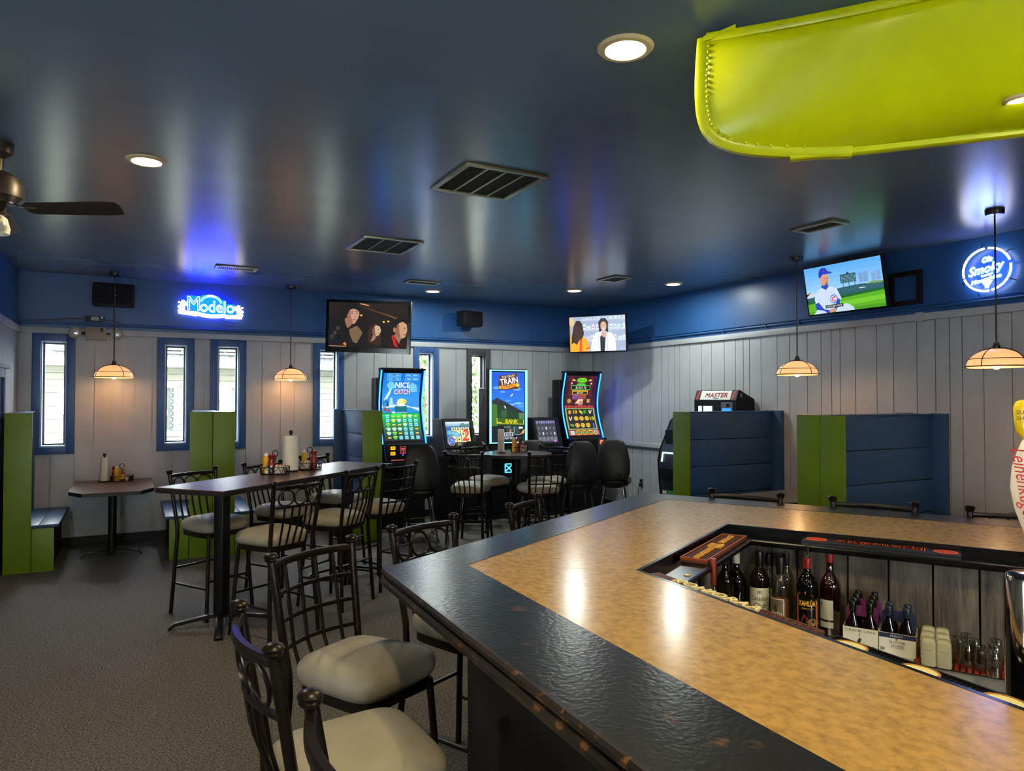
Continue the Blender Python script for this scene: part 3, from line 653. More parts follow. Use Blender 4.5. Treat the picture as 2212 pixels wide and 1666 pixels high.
def pic_shop(p):
    p.rect((168, 184, 214), 0, 0, 160, 90, 0)
    for zz in (84, 58, 30): p.rect((206, 214, 226), 34, zz - 2.2, 160, zz - 4.6, 1)
    r = random.Random(7)
    for row, z0 in enumerate((82, 56, 28)):
        x = 38
        while x < 156:
            wd = r.uniform(7, 13); hh = r.uniform(9, 18) * (0.4 if row == 0 else 1)
            p.poly((225 + r.randint(-20, 25), 232 + r.randint(-14, 20), 246), [(x, z0), (x + wd, z0 + 1), (x + wd - 1, z0 + hh), (x + 0.8, z0 + hh - 1)], 1)
            p.rect((112, 140, 196), x + 2, z0 + hh * 0.35, x + wd - 2, z0 + hh * 0.5, 2); x += wd + r.uniform(1, 4)
    p.ell((232, 200, 150), 6, 78, 8, 12, 2); p.rect((200, 160, 90), 0, 20, 4, 70, 2)
    # woman in the white coat
    p.poly((240, 243, 250), [(60, 0), (64, 28), (74, 46), (90, 52), (108, 50), (124, 44), (132, 20), (132, 0)], 3)
    p.poly((30, 30, 40), [(88, 0), (88, 36), (94, 44), (104, 40), (100, 0)], 4); p.poly((214, 168, 150), [(92, 40), (92, 50), (106, 50), (106, 40), (99, 34)], 5)
    p.poly((20, 18, 20), [(86, 48), (84, 74), (92, 84), (104, 84), (112, 74), (111, 46), (104, 52), (93, 52)], 5)
    p.ell((224, 178, 156), 98.5, 64, 8.5, 13, 6); p.poly((20, 18, 20), [(88, 66), (90, 78), (99, 82), (109, 76), (110, 62), (106, 72), (98, 76), (92, 72)], 7)
    for x in (95, 102.5): p.ell((50, 34, 30), x, 66, 1.6, 0.8, 7)
    p.poly((255, 250, 248), [(94.5, 57.5), (103, 57.5), (99, 54.5)], 7); p.line((200, 120, 110), [(94, 58), (104, 58)], 0.8, 8)
    p.line((196, 204, 220), [(86, 46), (82, 24), (84, 0)], 1.4, 4); p.line((196, 204, 220), [(110, 46), (108, 20), (108, 0)], 1.4, 4)
    # woman in the yellow top seen from behind
    p.poly((248, 176, 20), [(0, 0), (0, 34), (16, 40), (36, 40), (50, 32), (58, 8), (50, 0)], 4)
    p.poly((232, 88, 30), [(26, 0), (30, 38), (36, 40), (34, 0)], 5); p.poly((232, 88, 30), [(46, 8), (58, 12), (58, 8), (46, 4)], 5)
    p.poly((226, 180, 158), [(46, 4), (57, 8), (60, 0), (46, 0)], 5)
    p.poly((52, 34, 28), [(4, 20), (6, 40), (12, 66), (20, 80), (30, 80), (38, 72), (42, 46), (36, 34), (28, 30), (20, 18), (12, 24)], 6)
    for k in range(7): p.line((92, 62, 48), [(14 + k * 3.4, 70 - k), (11 + k * 3.6, 46), (14 + k * 3, 28)], 0.8, 7)
    p.rect((180, 205, 255), 143, 4, 152, 7, 3)
def pic_ball(p):
    p.grad((150, 205, 250), (96, 172, 238), 0, 40, 160, 90, 6)
    for x0, x1, h in ((113, 121, 66), (122, 132, 68), (138, 146, 64), (147, 156, 65)): p.rect((128, 168, 214), x0, 48, x1, h, 1); 
    for x in range(114, 132, 2): p.rect((104, 146, 200), x, 50, x + 0.7, 65, 2)
    p.rect((40, 78, 96), 76, 52, 108, 68, 2)
    for j in range(6):
        for i in range(10): p.rect((88, 138, 150) if (i * 7 + j * 3) % 4 else (150, 190, 196), 78 + i * 3, 53.5 + j * 2.2, 80 + i * 3, 55 + j * 2.2, 3)
    p.ell((40, 78, 96), 92, 69, 3, 2.4, 3)
    for x in (80, 92, 104): p.rect((50, 70, 80), x, 44, x + 1.2, 53, 1)
    p.poly((44, 92, 104), [(0, 34), (40, 36), (70, 44), (110, 46), (160, 44), (160, 32), (0, 26)], 2)
    for k in range(9): p.line((74, 126, 136), [(56 + k * 11, 36 + (k % 3)), (66 + k * 11, 42)], 0.9, 3)
    p.rect((210, 225, 230), 112, 38, 124, 39.5, 4); p.poly((120, 160, 90), [(124, 44), (140, 48), (160, 46), (160, 43)], 3)
    p.poly((28, 98, 36), [(0, 26), (160, 34), (160, 30), (0, 20)], 4); p.poly((92, 176, 30), [(0, 0), (160, 0), (160, 31), (0, 21)], 3)
    p.poly((116, 198, 44), [(60, 8), (160, 14), (160, 22), (60, 18)], 4); p.poly((70, 150, 26), [(0, 0), (160, 0), (160, 6), (0, 4)], 4)
    p.poly((200, 214, 232), [(0, 36), (10, 42), (22, 40), (22, 34), (0, 32)], 3); p.rect((190, 140, 120), 2, 40, 10, 43, 4)
    # seated ball player
    p.poly((206, 222, 246), [(18, 6), (16, 30), (24, 44), (36, 50), (54, 50), (66, 44), (74, 24), (60, 16), (58, 2), (24, 0)], 5)
    for k in range(9): p.line((150, 178, 226), [(24 + k * 4.6, 4), (25 + k * 4.4, 44)], 0.5, 6)
    p.poly((34, 66, 190), [(34, 50), (36, 56), (48, 56), (50, 50), (43, 44)], 6)
    p.poly((34, 66, 190), [(16, 20), (24, 22), (34, 8), (48, 4), (46, 0), (24, 0), (17, 10)], 7); p.poly((34, 66, 190), [(62, 26), (70, 24), (68, 12), (58, 6), (54, 12), (62, 16)], 7)
    p.poly((205, 150, 124), [(44, 6), (58, 8), (60, 2), (46, 0)], 8)
    p.poly((198, 216, 240), [(10, 0), (20, 8), (34, 5), (40, 0)], 8); p.poly((198, 216, 240), [(58, 0), (66, 12), (84, 14), (96, 6), (98, 0)], 8)
    p.poly((214, 156, 132), [(33, 70), (33, 60), (38, 53), (46, 52), (51, 58), (53, 64), (50, 74), (36, 74)], 7)
    p.poly((120, 84, 70), [(40, 53), (46, 52), (50, 56), (46, 57), (43, 55)], 8)
    p.poly((36, 60, 186), [(31, 70), (33, 82), (40, 87), (48, 86), (52, 79), (60, 77), (60, 74), (50, 74), (40, 74), (34, 68)], 8)
    p.text((230, 60, 60), 'C', 44, 80, 4, 9)
    for x in (43.5, 49.5): p.ell((50, 34, 30), x, 66.5, 1.2, 0.7, 9)
    p.poly((190, 128, 106), [(47, 66), (50, 61), (46, 61)], 9); p.line((110, 50, 46), [(43, 58), (48, 58.4)], 1.2, 9)
    p.ell((40, 80, 205), 58, 25, 8, 8.5, 9); p.ell((206, 222, 246), 58, 25, 6.6, 7, 10); p.text((220, 40, 60), 'C', 58, 25, 9.5, 11, bold=0.4); p.text((220, 40, 60), 'UBS', 58.8, 25, 2.0, 12)
    p.rect((8, 8, 12), 38, 9, 76, 15, 13); p.text((240, 245, 250), "I DON'T KEEP A BOOK.", 57, 12, 3.4, 14, wd=34)
tv('large dark framed television showing three people in a dim scene', (2.659, 8.888, 2.638), -123.2, -0.05, -0.042, 1.10, 0.67, pic_drama, 0.035, 0.07, 1.05, 1.9)
tv('corner television showing a woman in a white coat', (5.973, 8.553, 2.662), -147.8, -0.1, -0.004, 0.90, 0.54, pic_shop, 0.012, 0.05, 0.88, 1.5)
tv('television on the right wall showing a seated ball player in blue', (6.515, 4.895, 2.878), -180, -0.19, 0.0, 0.93, 0.53, pic_ball, 0.012, 0.05, 0.215, 1.5)
fr = thing('wall_mount', 'empty dark television mount frame on the right wall', 'wall mount', (XB, 4.36, 2.805))
DB = mat('dark_brown_steel', (34, 28, 26), 0.45, metal=0.4)
for p, q in (((-0.05, -0.165, -0.165), (-0.002, -0.125, 0.165)), ((-0.05, 0.125, -0.165), (-0.002, 0.165, 0.165)), ((-0.05, -0.125, 0.12), (-0.002, 0.125, 0.165)), ((-0.05, -0.125, -0.165), (-0.002, 0.125, -0.12))): wbox('frame_rail', p, q, DB, fr)
wbox('back_plate', (-0.03, 0.165, -0.15), (-0.004, 0.36, 0.15), DB, fr)
for s in (-1, 1):
    wbox('rivet_bar', (-0.056, -0.02, s * 0.142 - 0.004), (-0.05, 0.06, s * 0.142 + 0.004), CHROME, fr); wbox('rivet_bar', (-0.036, 0.22, s * 0.13 - 0.004), (-0.03, 0.29, s * 0.13 + 0.004), CHROME, fr)
# ---------------------------------------------------------------- lit signs
XZ = Matrix(((1, 0, 0, 0), (0, 0, 1, 0), (0, 1, 0, 0), (0, 0, 0, 1)))     # prism drawn in x, z and extruded along y
GW = mat('sign_white_glow', (255, 255, 255), 0.4, emit=1.5, ecol=(215, 235, 255)); GY = mat('sign_warm_glow', (255, 244, 214), 0.4, emit=1.35, ecol=(255, 242, 214))
GB = mat('sign_blue_glow', (0, 40, 255), 0.4, emit=13.0, ecol=(0, 32, 255)); GC = mat('sign_cyan_glow', (120, 210, 255), 0.4, emit=1.2, ecol=(150, 215, 255))
def plate(pts, y0, y1, name, m, parent, f=lambda p: p):
    return MB().prism([f(p) for p in pts], y0, y1, XZ).build(name, m, parent, False)
sg = thing('neon_sign', 'blue and white lit beer sign with two lions over a ribbon', 'neon sign', (0.88, YA - 0.01, 2.885))
K = 0.77 / 1870
f = lambda p: ((p[0] - 1085) * K, (585 - p[1]) * K)
plate([(420, 700), (400, 280), (560, 270), (760, 300), (850, 240), (1080, 215), (1300, 260), (1420, 360), (1530, 370), (1540, 480), (1760, 480), (1780, 800), (1400, 800), (1080, 830), (760, 770)], -0.035, -0.005, 'blue_glow_plate', GB, sg, f)  # glowing plate added for the sign's blue light on wall and ceiling
rb = plate([(160, 740), (700, 760), (720, 770), (900, 815), (1100, 830), (1300, 820), (1500, 790), (1530, 825), (2010, 800), (1980, 930), (1500, 940), (1480, 905), (1300, 930), (1100, 940), (900, 925), (700, 880), (690, 905), (180, 850)], -0.055, -0.036, 'ribbon', GY, sg, f)
lion = [(165, 750), (200, 690), (150, 650), (170, 600), (235, 570), (225, 530), (165, 520), (170, 480), (215, 475), (240, 520), (255, 560), (262, 480), (255, 445), (310, 425), (360, 450), (368, 500), (400, 480), (420, 455), (430, 480), (400, 540), (430, 560), (425, 600), (370, 600), (350, 640), (365, 690), (345, 745)]
plate(lion, -0.055, -0.036, 'lion', GY, sg, f)
plate([(2190 - x, y + 70) for x, y in lion], -0.055, -0.036, 'lion', GY, sg, f)
mb = MB()
for a in range(14, 168, 7):
    for rr in (0.86, 1.0):
        x, y = 1085 + 320 * rr * math.cos(R(a)), 520 - 285 * rr * math.sin(R(a))
        t = R(a) + (0.5 if rr == 1 else -0.2)
        mb.prism([((x + u * math.cos(t) * 1 - v * math.sin(t) - 1085) * K, (585 - y + (u * math.sin(t) + v * math.cos(t))) * K) for u, v in ((-14, 0), (0, -22), (14, 0), (0, 22))], -0.05, -0.036, XZ)
mb.build('laurel_wreath', GC, sg, False)
mb = MB()
for u in (0, 1): mb.tube([((1085 + 275 * math.cos(R(a)) - 1085) * K, -0.045, (585 - 520 + 235 * math.sin(R(a))) * K) for a in range(15, 166, 10)], 0.004, 6)
mb.build('wreath_stem', GC, sg)
def neon_letters(txt, x0, x1, ybase, size, parent, f, y, m, name='lettering', out=0.020, shear=0.0):
    vs, fs = glyphs(txt, out, 3)
    a = min(v[0] for v in vs); b = max(v[0] for v in vs)
    mb = MB(); pts = []
    for v in vs:
        px = x0 + (v[0] - a) / (b - a) * (x1 - x0) + v[1] * size * shear; py = ybase - v[1] * size
        q = f((px, py)); pts.append((q[0], y + v[2] * size * K, q[1]))
    mb.add(pts, fs); return mb.build(name, m, parent)
neon_letters('M', 425, 770, 715, 600, sg, f, -0.045, GW)
neon_letters('odelo', 775, 1755, 750, 500, sg, f, -0.045, GW)
for x, col in ((1010, GY), (1085, GY), (1160, GY)): pass
p = Pic(k=K, ox=1085, oz=-585, step=0.001); p.text((255, 150, 170), 'CERVEZA', 1090, -268, 44, 1, arc=14)
p.build('small_lettering', picmat('pink_sign_print', 3.0), sg, Matrix.Translation((0, -0.052, 0)))
MB().tube([(0.1, -0.01, -0.13), (0.14, -0.008, -0.17), (0.3, -0.008, -0.2)], 0.004, 6).build('cord', BLACK, sg)

s2 = thing('neon_sign', 'round white neon ring sign with script lettering on the right wall', 'neon sign', (XB - 0.03, 3.583, 2.866), R(-90))
TW = mat('neon_tube_white', (255, 255, 250), 0.3, emit=5.0, ecol=(255, 255, 238)); TBL = mat('neon_letter_white', (235, 242, 255), 0.3, emit=2.4, ecol=(205, 225, 255)); TB = mat('neon_blue_halo', (20, 70, 255), 0.4, emit=5.0, ecol=(10, 60, 255))
for a0, a1 in ((95, 195), (200, 275), (282, 368), (18, 85)):
    MB().tube([(0.2 * math.cos(R(a0 + (a1 - a0) * i / 14)), -0.03, 0.19 * math.sin(R(a0 + (a1 - a0) * i / 14))) for i in range(15)], 0.0085, 8).build('ring_tube', TW, s2)
def script(txt, cx, cz, h, wd, rot, nm='lettering'):
    for m, y, b in ((TB, -0.014, 0.007), (TBL, -0.028, 0.0035)):
        p = Pic(step=0); p.text((255, 255, 255), txt, cx, cz, h, 0, wd=wd, shear=0.35, rot=rot, bold=b)
        mb = MB(); mb.add([(v[0], y, v[2]) for v in p.v], p.f); mb.build(nm if m is TBL else 'letter_halo', m, s2, False)
script('Ole', 0.005, 0.093, 0.048, 0.085, R(8)); script('Smoky', -0.005, 0.015, 0.078, 0.29, R(8)); script('Tennessee', 0.0, -0.045, 0.016, 0.1, R(12)); script('Moonshine', -0.005, -0.082, 0.034, 0.25, R(10))
plate([(-0.035, -0.12), (-0.045, -0.1), (-0.01, -0.1), (0, -0.112), (0.012, -0.1), (0.045, -0.102), (0.03, -0.13), (0.016, -0.145), (0.016, -0.165), (-0.016, -0.165), (-0.016, -0.145)], -0.03, -0.022, 'emblem', TBL, s2)
for a in (40, 100, 165, 205, 250, 330):
    MB().tube([(0.2 * math.cos(R(a)), -0.03, 0.19 * math.sin(R(a))), (0.235 * math.cos(R(a)), -0.02, 0.225 * math.sin(R(a))), (0.25 * math.cos(R(a)), 0.025, 0.24 * math.sin(R(a)))], 0.004, 6).build('stand_off', BLACK, s2)

# ---------------------------------------------------------------- slot machines
CAB = mat('black_cabinet', (17, 17, 19), 0.5, spec=0.3, bump=0.02, bscale=150); CABG = mat('grey_cabinet_side', (62, 62, 62), 0.45)
STRIP = mat('blue_strip_light', (30, 110, 255), 0.4, emit=6.0, ecol=(20, 90, 255)); STRIPC = mat('cyan_strip_light', (120, 235, 255), 0.4, emit=1.5, ecol=(110, 230, 255))
def yc(z): t = max(0, min(1, (z - 1.12) / 0.98)); return 0.11 * math.sin(math.pi * t) ** 1.2 - 0.06 * (1 - t) ** 2
def curved_slot(x0, x1, lab, pic, pw, ph, zt):
    W = x1 - x0; t = thing('slot_machine', lab, 'slot machine', ((x0 + x1) / 2, 9.15, 0)); z0 = 1.12
    N = 16; prof = [(yc(z0 + (zt - z0) * i / N), z0 + (zt - z0) * i / N) for i in range(N + 1)]
    YZ = Matrix(((0, 0, 1, 0), (1, 0, 0, 0), (0, 1, 0, 0), (0, 0, 0, 1)))
    poly = prof + [(y + 0.07, z) for y, z in prof[::-1]]
    mb = MB(); n = len(prof)
    for sx in (-W / 2, W / 2): mb.v += [(sx, y, z) for y, z in poly]
    m = len(poly)
    mb.f += [(i, (i + 1) % m, m + (i + 1) % m, m + i) for i in range(m)] + [(i, i + 1, m - 2 - i, m - 1 - i) for i in range(n - 1)] + [(m + i, m + m - 1 - i, m + m - 2 - i, m + i + 1) for i in range(n - 1)]
    mb.build('screen_panel', CAB, t)
    for s in (-1, 1):
        MB().tube([(s * (W / 2 - 0.012), y - 0.012, z) for y, z in prof], 0.009, 8).build('edge_light', STRIP, t)
    wbox('top_cap', (-W / 2, prof[-1][0] - 0.03, zt), (W / 2, prof[-1][0] + 0.10, zt + 0.03), CAB, t, 0.006)
    MB().box((-0.04, 0.22, (0.9 + zt - 0.1) / 2), (W * 0.96, 0.22, zt - 1.0), 0, 0.02).build('rear_housing', CAB, t)
    MB().box((0, 0.17, 0.46), (W * 0.94, 0.46, 0.92), 0, 0.012).build('base_cabinet', CAB, t)
    dk = MB().prism([(-0.26, 0.86), (-0.10, 1.0), (-0.02, 1.12), (0.2, 1.12), (0.2, 0.84), (-0.22, 0.80)], -W * 0.47, W * 0.47, YZ).build('button_deck', mat('matte_black_deck', (12, 12, 13), 0.85, spec=0.1), t, False)
    wbox('control_panel', (-W * 0.46, -0.195, 0.86), (W * 0.46, -0.05, 1.12), CAB, t, 0.01)
    sw = W * 0.84; kk = sw / pw; zc = (z0 + zt) / 2 + 0.0
    pk = Pic(k=kk, ox=pw / 2, oz=ph / 2, wrap=lambda x, z, o: (x, yc(zc + z * ((zt - z0 - 0.08) / (ph * kk))) - 0.001 - o, zc + z * ((zt - z0 - 0.08) / (ph * kk))), step=0.0005)
    pic(pk); pk.build('screen_picture', SCR, t)
    return t, W
def pic_fish(p):
    W, H = 80, 143
    p.grad((70, 180, 250), (20, 120, 225), 0, 58, W, H, 12)
    p.poly((120, 205, 250), [(8, 118), (14, 126), (22, 124), (28, 112), (14, 108)], 1); p.poly((120, 205, 250), [(54, 114), (62, 124), (72, 118), (74, 104), (60, 102)], 1)
    p.poly((215, 240, 255), [(4, 86), (16, 110), (20, 112), (16, 98), (8, 84)], 1)
    for x0 in (6, 44):
        for z0, z1 in ((136, 142), (128, 133)): p.rect((40, 140, 235), x0 + 2, z0, x0 + 30, z1, 1); p.line((150, 225, 255), [(x0 + 2, z0), (x0 + 30, z0), (x0 + 30, z1), (x0 + 2, z1), (x0 + 2, z0)], 0.6, 2)
    for x0 in (10, 24, 48, 62): p.rect((190, 235, 255), x0, 138.3, x0 + 9, 139.8, 3); p.rect((190, 235, 255), x0 + 2, 129.8, x0 + 9, 131.2, 3)
    for dx, c in ((0.8, (20, 50, 150)), (0, (225, 245, 255))): p.text(c, 'NICE', 42 + dx, 118 - dx, 11.5, 4 if dx else 5, wd=31, bold=0.5)
    for dx, c in ((0.8, (30, 40, 120)), (0, (240, 225, 240))): p.text(c, 'CATCH', 42 + dx, 103.5 - dx, 10.5, 4 if dx else 5, wd=33, bold=0.5)
    p.text((220, 50, 80), 'CATCH', 42, 102.6, 4.0, 6, wd=32)
    p.poly((60, 150, 235), [(0, 66), (8, 90), (18, 82), (28, 92), (36, 78), (46, 74), (58, 88), (70, 96), (80, 86), (80, 66)], 2)
    p.poly((170, 220, 250), [(14, 72), (18, 92), (22, 90), (24, 72)], 3)
    p.ell((255, 246, 150), 42, 80, 11, 9, 3); p.poly((255, 225, 60), [(40, 76), (48, 88), (54, 82), (52, 76)], 4); p.ell((255, 255, 245), 41, 77, 5, 6, 5)
    p.poly((225, 242, 252), [(0, 74), (14, 78), (40, 74), (66, 76), (80, 72), (80, 64), (60, 70), (20, 70), (0, 68)], 4)
    p.rect((40, 150, 225), 0, 58, W, 70, 3); p.poly((205, 235, 250), [(60, 70), (80, 74), (80, 62), (70, 66)], 5)
    for x, z in ((4, 78), (8, 82), (12, 78), (68, 78), (73, 82), (77, 76)): p.poly((20, 90, 80), [(x - 2.6, z - 6), (x, z + 7), (x + 2.6, z - 6)], 6)
    p.rect((190, 40, 40), 12, 60, 16, 66, 6); p.rect((140, 90, 50), 4, 62, 10, 70, 6)
    p.rect((16, 110, 130), 27, 60.5, 53, 73, 6)
    p.text((250, 240, 90), 'WIN', 40, 70.5, 4, 7); p.text((250, 240, 90), 'SUMMIT', 40, 65, 4, 7, wd=17)
    p.text((240, 250, 255), 'PROGRESSIVE', 42, 59, 2.2, 7, wd=22); p.ell((240, 250, 255), 24, 59.2, 4, 1.6, 7)
    p.grad((34, 40, 48), (20, 200, 90), 0, 0, W, 57, 10, 0)
    p.grad((40, 150, 80), (60, 240, 120), 20, 40, 40, 57, 5, 1)
    r = random.Random(5); kinds = 'boggio boubbb yoougb gggbbo gYobbo oYbbbb'.split()
    for j, row in enumerate(('bttygt', 'bygbbb', 'Yttgbb', 'gggbbt', 'gYtbbt', 'tYbbbb')):
        for i, kd in enumerate(row):
            x, z = 10.5 + i * 12, 51 - j * 9
            if kd == 'b': p.rect((130, 230, 250), x - 3.6, z - 3.4, x + 3.6, z + 3.4, 3); p.rect((60, 150, 190), x - 2, z - 1, x + 2, z + 0.6, 4)
            elif kd == 't': p.rect((235, 225, 60), x - 3.4, z - 1.2, x + 3.4, z + 1.3, 3)
            else:
                c = (70, 210, 90) if kd == 'Y' else (220, 235, 120) if kd == 'y' else (180, 235, 230)
                p.poly(c, [(x - 5, z + 1), (x - 3, z + 3.4), (x + 3, z + 3.4), (x + 5, z + 1), (x + 1.6, z - 3.4), (x - 1.6, z - 3.4)], 3); p.line((240, 225, 80), [(x - 4.6, z + 1.6), (x, z + 3.4), (x + 4.6, z + 1.6)], 1.0, 4)
def pic_fiesta(p):
    W, H = 66, 132
    p.rect((62, 20, 34), 0, 0, W, H, 0, 1, 10)
    for i in range(9): p.rect((96, 24, 36) if i % 2 else (52, 18, 34), i * 7.4, 58, i * 7.4 + 6, 130, 1, 1, 6)
    p.ell((110, 220, 40), 33, 122, 11, 5.5, 2); p.text((40, 120, 20), 'PINATAS', 33, 122, 4.4, 3, wd=17, shear=0.2)
    for s in (-1, 1): p.poly((235, 205, 70), [(33 + s * 12, 120), (33 + s * 18, 125), (33 + s * 22, 121)], 2); p.ell((240, 200, 170), 33 + s * 21, 115, 1.6, 2, 2)
    p.poly((80, 190, 70), [(12, 101), (12, 111), (22, 111), (25, 115), (40, 115), (43, 111), (53, 111), (53, 101)], 3); p.rect((10, 18, 12), 13.2, 102, 51.8, 109.6, 4)
    p.text((90, 230, 90), 'Grand', 33, 112.2, 3.2, 5, shear=0.2); p.text((255, 255, 225), '$1257.76', 33, 105.8, 5.2, 5, wd=23)
    p.rect((235, 190, 50), 15, 90.5, 49, 99.5, 3); p.rect((20, 26, 22), 16.2, 91.6, 47.8, 97, 4); p.text((250, 220, 60), 'Major', 32, 98.2, 2.4, 5, shear=0.2); p.text((255, 245, 200), '$615.49', 32, 94.2, 3.6, 5, wd=13)
    p.rect((196, 90, 220), 17, 80, 31.5, 89, 3); p.rect((30, 20, 40), 18, 81, 30.5, 86.8, 4); p.rect((230, 70, 50), 32.5, 80, 46, 89, 3); p.rect((40, 20, 20), 33.4, 81, 45, 86.8, 4)
    p.text((255, 235, 245), '$102.12', 24.2, 84, 2.6, 5, wd=10.5); p.text((255, 235, 220), '$39.39', 39.2, 84, 2.6, 5, wd=9.5)
    p.ell((196, 140, 50), 10, 76, 4.5, 5, 3); p.poly((240, 205, 160), [(22, 70), (30, 80), (40, 80), (38, 70)], 3); p.poly((205, 130, 120), [(28, 66), (34, 78), (40, 74), (38, 66)], 4); p.rect((205, 160, 90), 48, 72, 54, 80, 3)
    for x in range(3, 66, 7): p.ell((220, 50, 40) if x % 2 else (200, 70, 50), x, 63, 3.0, 2.4, 4)
    p.rect((150, 165, 90), 1, 12, 64, 60, 3, 1, 12); p.rect((34, 26, 32), 4, 14.5, 61, 58, 4, 1, 12)
    def coin(x, z): p.ell((250, 205, 50), x, z, 4.6, 4.8, 5); p.ell((190, 140, 20), x, z, 3.4, 3.6, 6); p.text((255, 230, 90), '$', x, z, 4.6, 7)
    for i in range(3): coin(22 + i * 11.5, 37); coin(22 + i * 11.5, 22)
    def bat(x, z): p.line((250, 235, 170), [(x - 1, z - 4), (x - 2.4, z + 4)], 1.8, 5); p.line((250, 235, 170), [(x, z - 4), (x + 3, z + 4)], 1.8, 5)
    bat(54, 51.5); bat(10, 37); p.ell((235, 150, 40), 10, 51, 3, 4.6, 5); p.poly((250, 190, 40), [(30, 56), (37, 52), (36, 46), (31, 50)], 5); p.poly((70, 190, 60), [(34, 55), (38, 52), (38, 45)], 6)
    p.ell((110, 160, 60), 11, 22, 4.4, 2.8, 5, a=-0.4)
    for t_, x, z, c in (('10', 21.5, 51.5, (240, 225, 50)), ('K', 43.5, 51.5, (60, 205, 60)), ('10', 56, 37, (240, 225, 50)), ('J', 56, 22, (90, 150, 250))): p.text(c, t_, x, z, 7.4, 5, bold=0.25)
    p.rect((190, 70, 40), 0, 0, W, 11, 4)
    for z in (1.5, 6): p.rect((190, 225, 225), 4, z, 12, z + 3.6, 5)
    for x in (21, 33, 46): p.ell((230, 215, 60), x, 6, 6.4, 4.6, 5); p.rect((30, 24, 28), x - 4.8, 3.4, x + 4.8, 8.6, 6); p.text((240, 235, 220), '$1.00', x, 6, 2.0, 7)
    p.ell((190, 205, 190), 58, 6, 4.4, 4.6, 5); p.ell((110, 150, 140), 58, 6, 3, 3.2, 6)
t, W = curved_slot(2.91, 3.54, 'tall curved slot machine with blue edge lights and an icy fishing screen', pic_fish, 80, 143, 2.10)
p = Pic(k=0.01, step=0.001)
for z, tx in ((10, ''), (3, '')): p.rect((250, 170, 40), 3, z, 9.5, z + 4.4, 1); p.rect((190, 110, 20), 3.8, z + 1, 8.7, z + 3.4, 2)
p.rect((200, 70, 70), 16, 5, 24, 14, 1); p.rect((30, 14, 18), 16.5, 5.5, 23.5, 13.5, 2); p.rect((210, 90, 90), 17.5, 11, 22.5, 12, 3); p.rect((210, 90, 90), 17.5, 9, 22.5, 10, 3); p.rect((230, 120, 110), 20, 6.4, 21, 7.6, 3)
p.text((255, 190, 190), 'i', 33, 9, 12, 1); p.ell((60, 90, 255), 20, 3, 1, 1.2, 1); p.rect((230, 90, 90), 4, -4, 36, -3.2, 1)
for x in (21, 27): p.ell((255, 60, 40), x, -5.5, 2.2, 1.7, 1)
p.build('panel_print', picmat('panel_lights', 0.9), t, Matrix.Translation((-0.27, -0.20, 0.95)))
MB().tube([(-0.30, -0.20, 0.90), (-0.30, -0.14, 1.10)], 0.012, 8).build('side_bar', CHROME, t)
t, W = curved_slot(5.79, 6.46, 'tall curved slot machine with blue edge lights and a red fruit screen in the corner', pic_fiesta, 66, 132, 2.11)
p = Pic(k=0.01, step=0.001); p.rect((255, 110, 80), 44, 8, 50, 14, 1); p.poly((40, 16, 20), [(45, 9), (49, 9), (47, 12)], 2); p.rect((26, 18, 24), 40, -5, 54, 16, 0); p.ell((230, 120, 255), 50, -2, 2, 1.8, 1); p.rect((180, 70, 230), 42, -2, 48, -1.2, 1)
p.build('panel_print', picmat('panel_lights'), t, Matrix.Translation((-0.27, -0.20, 0.95)))

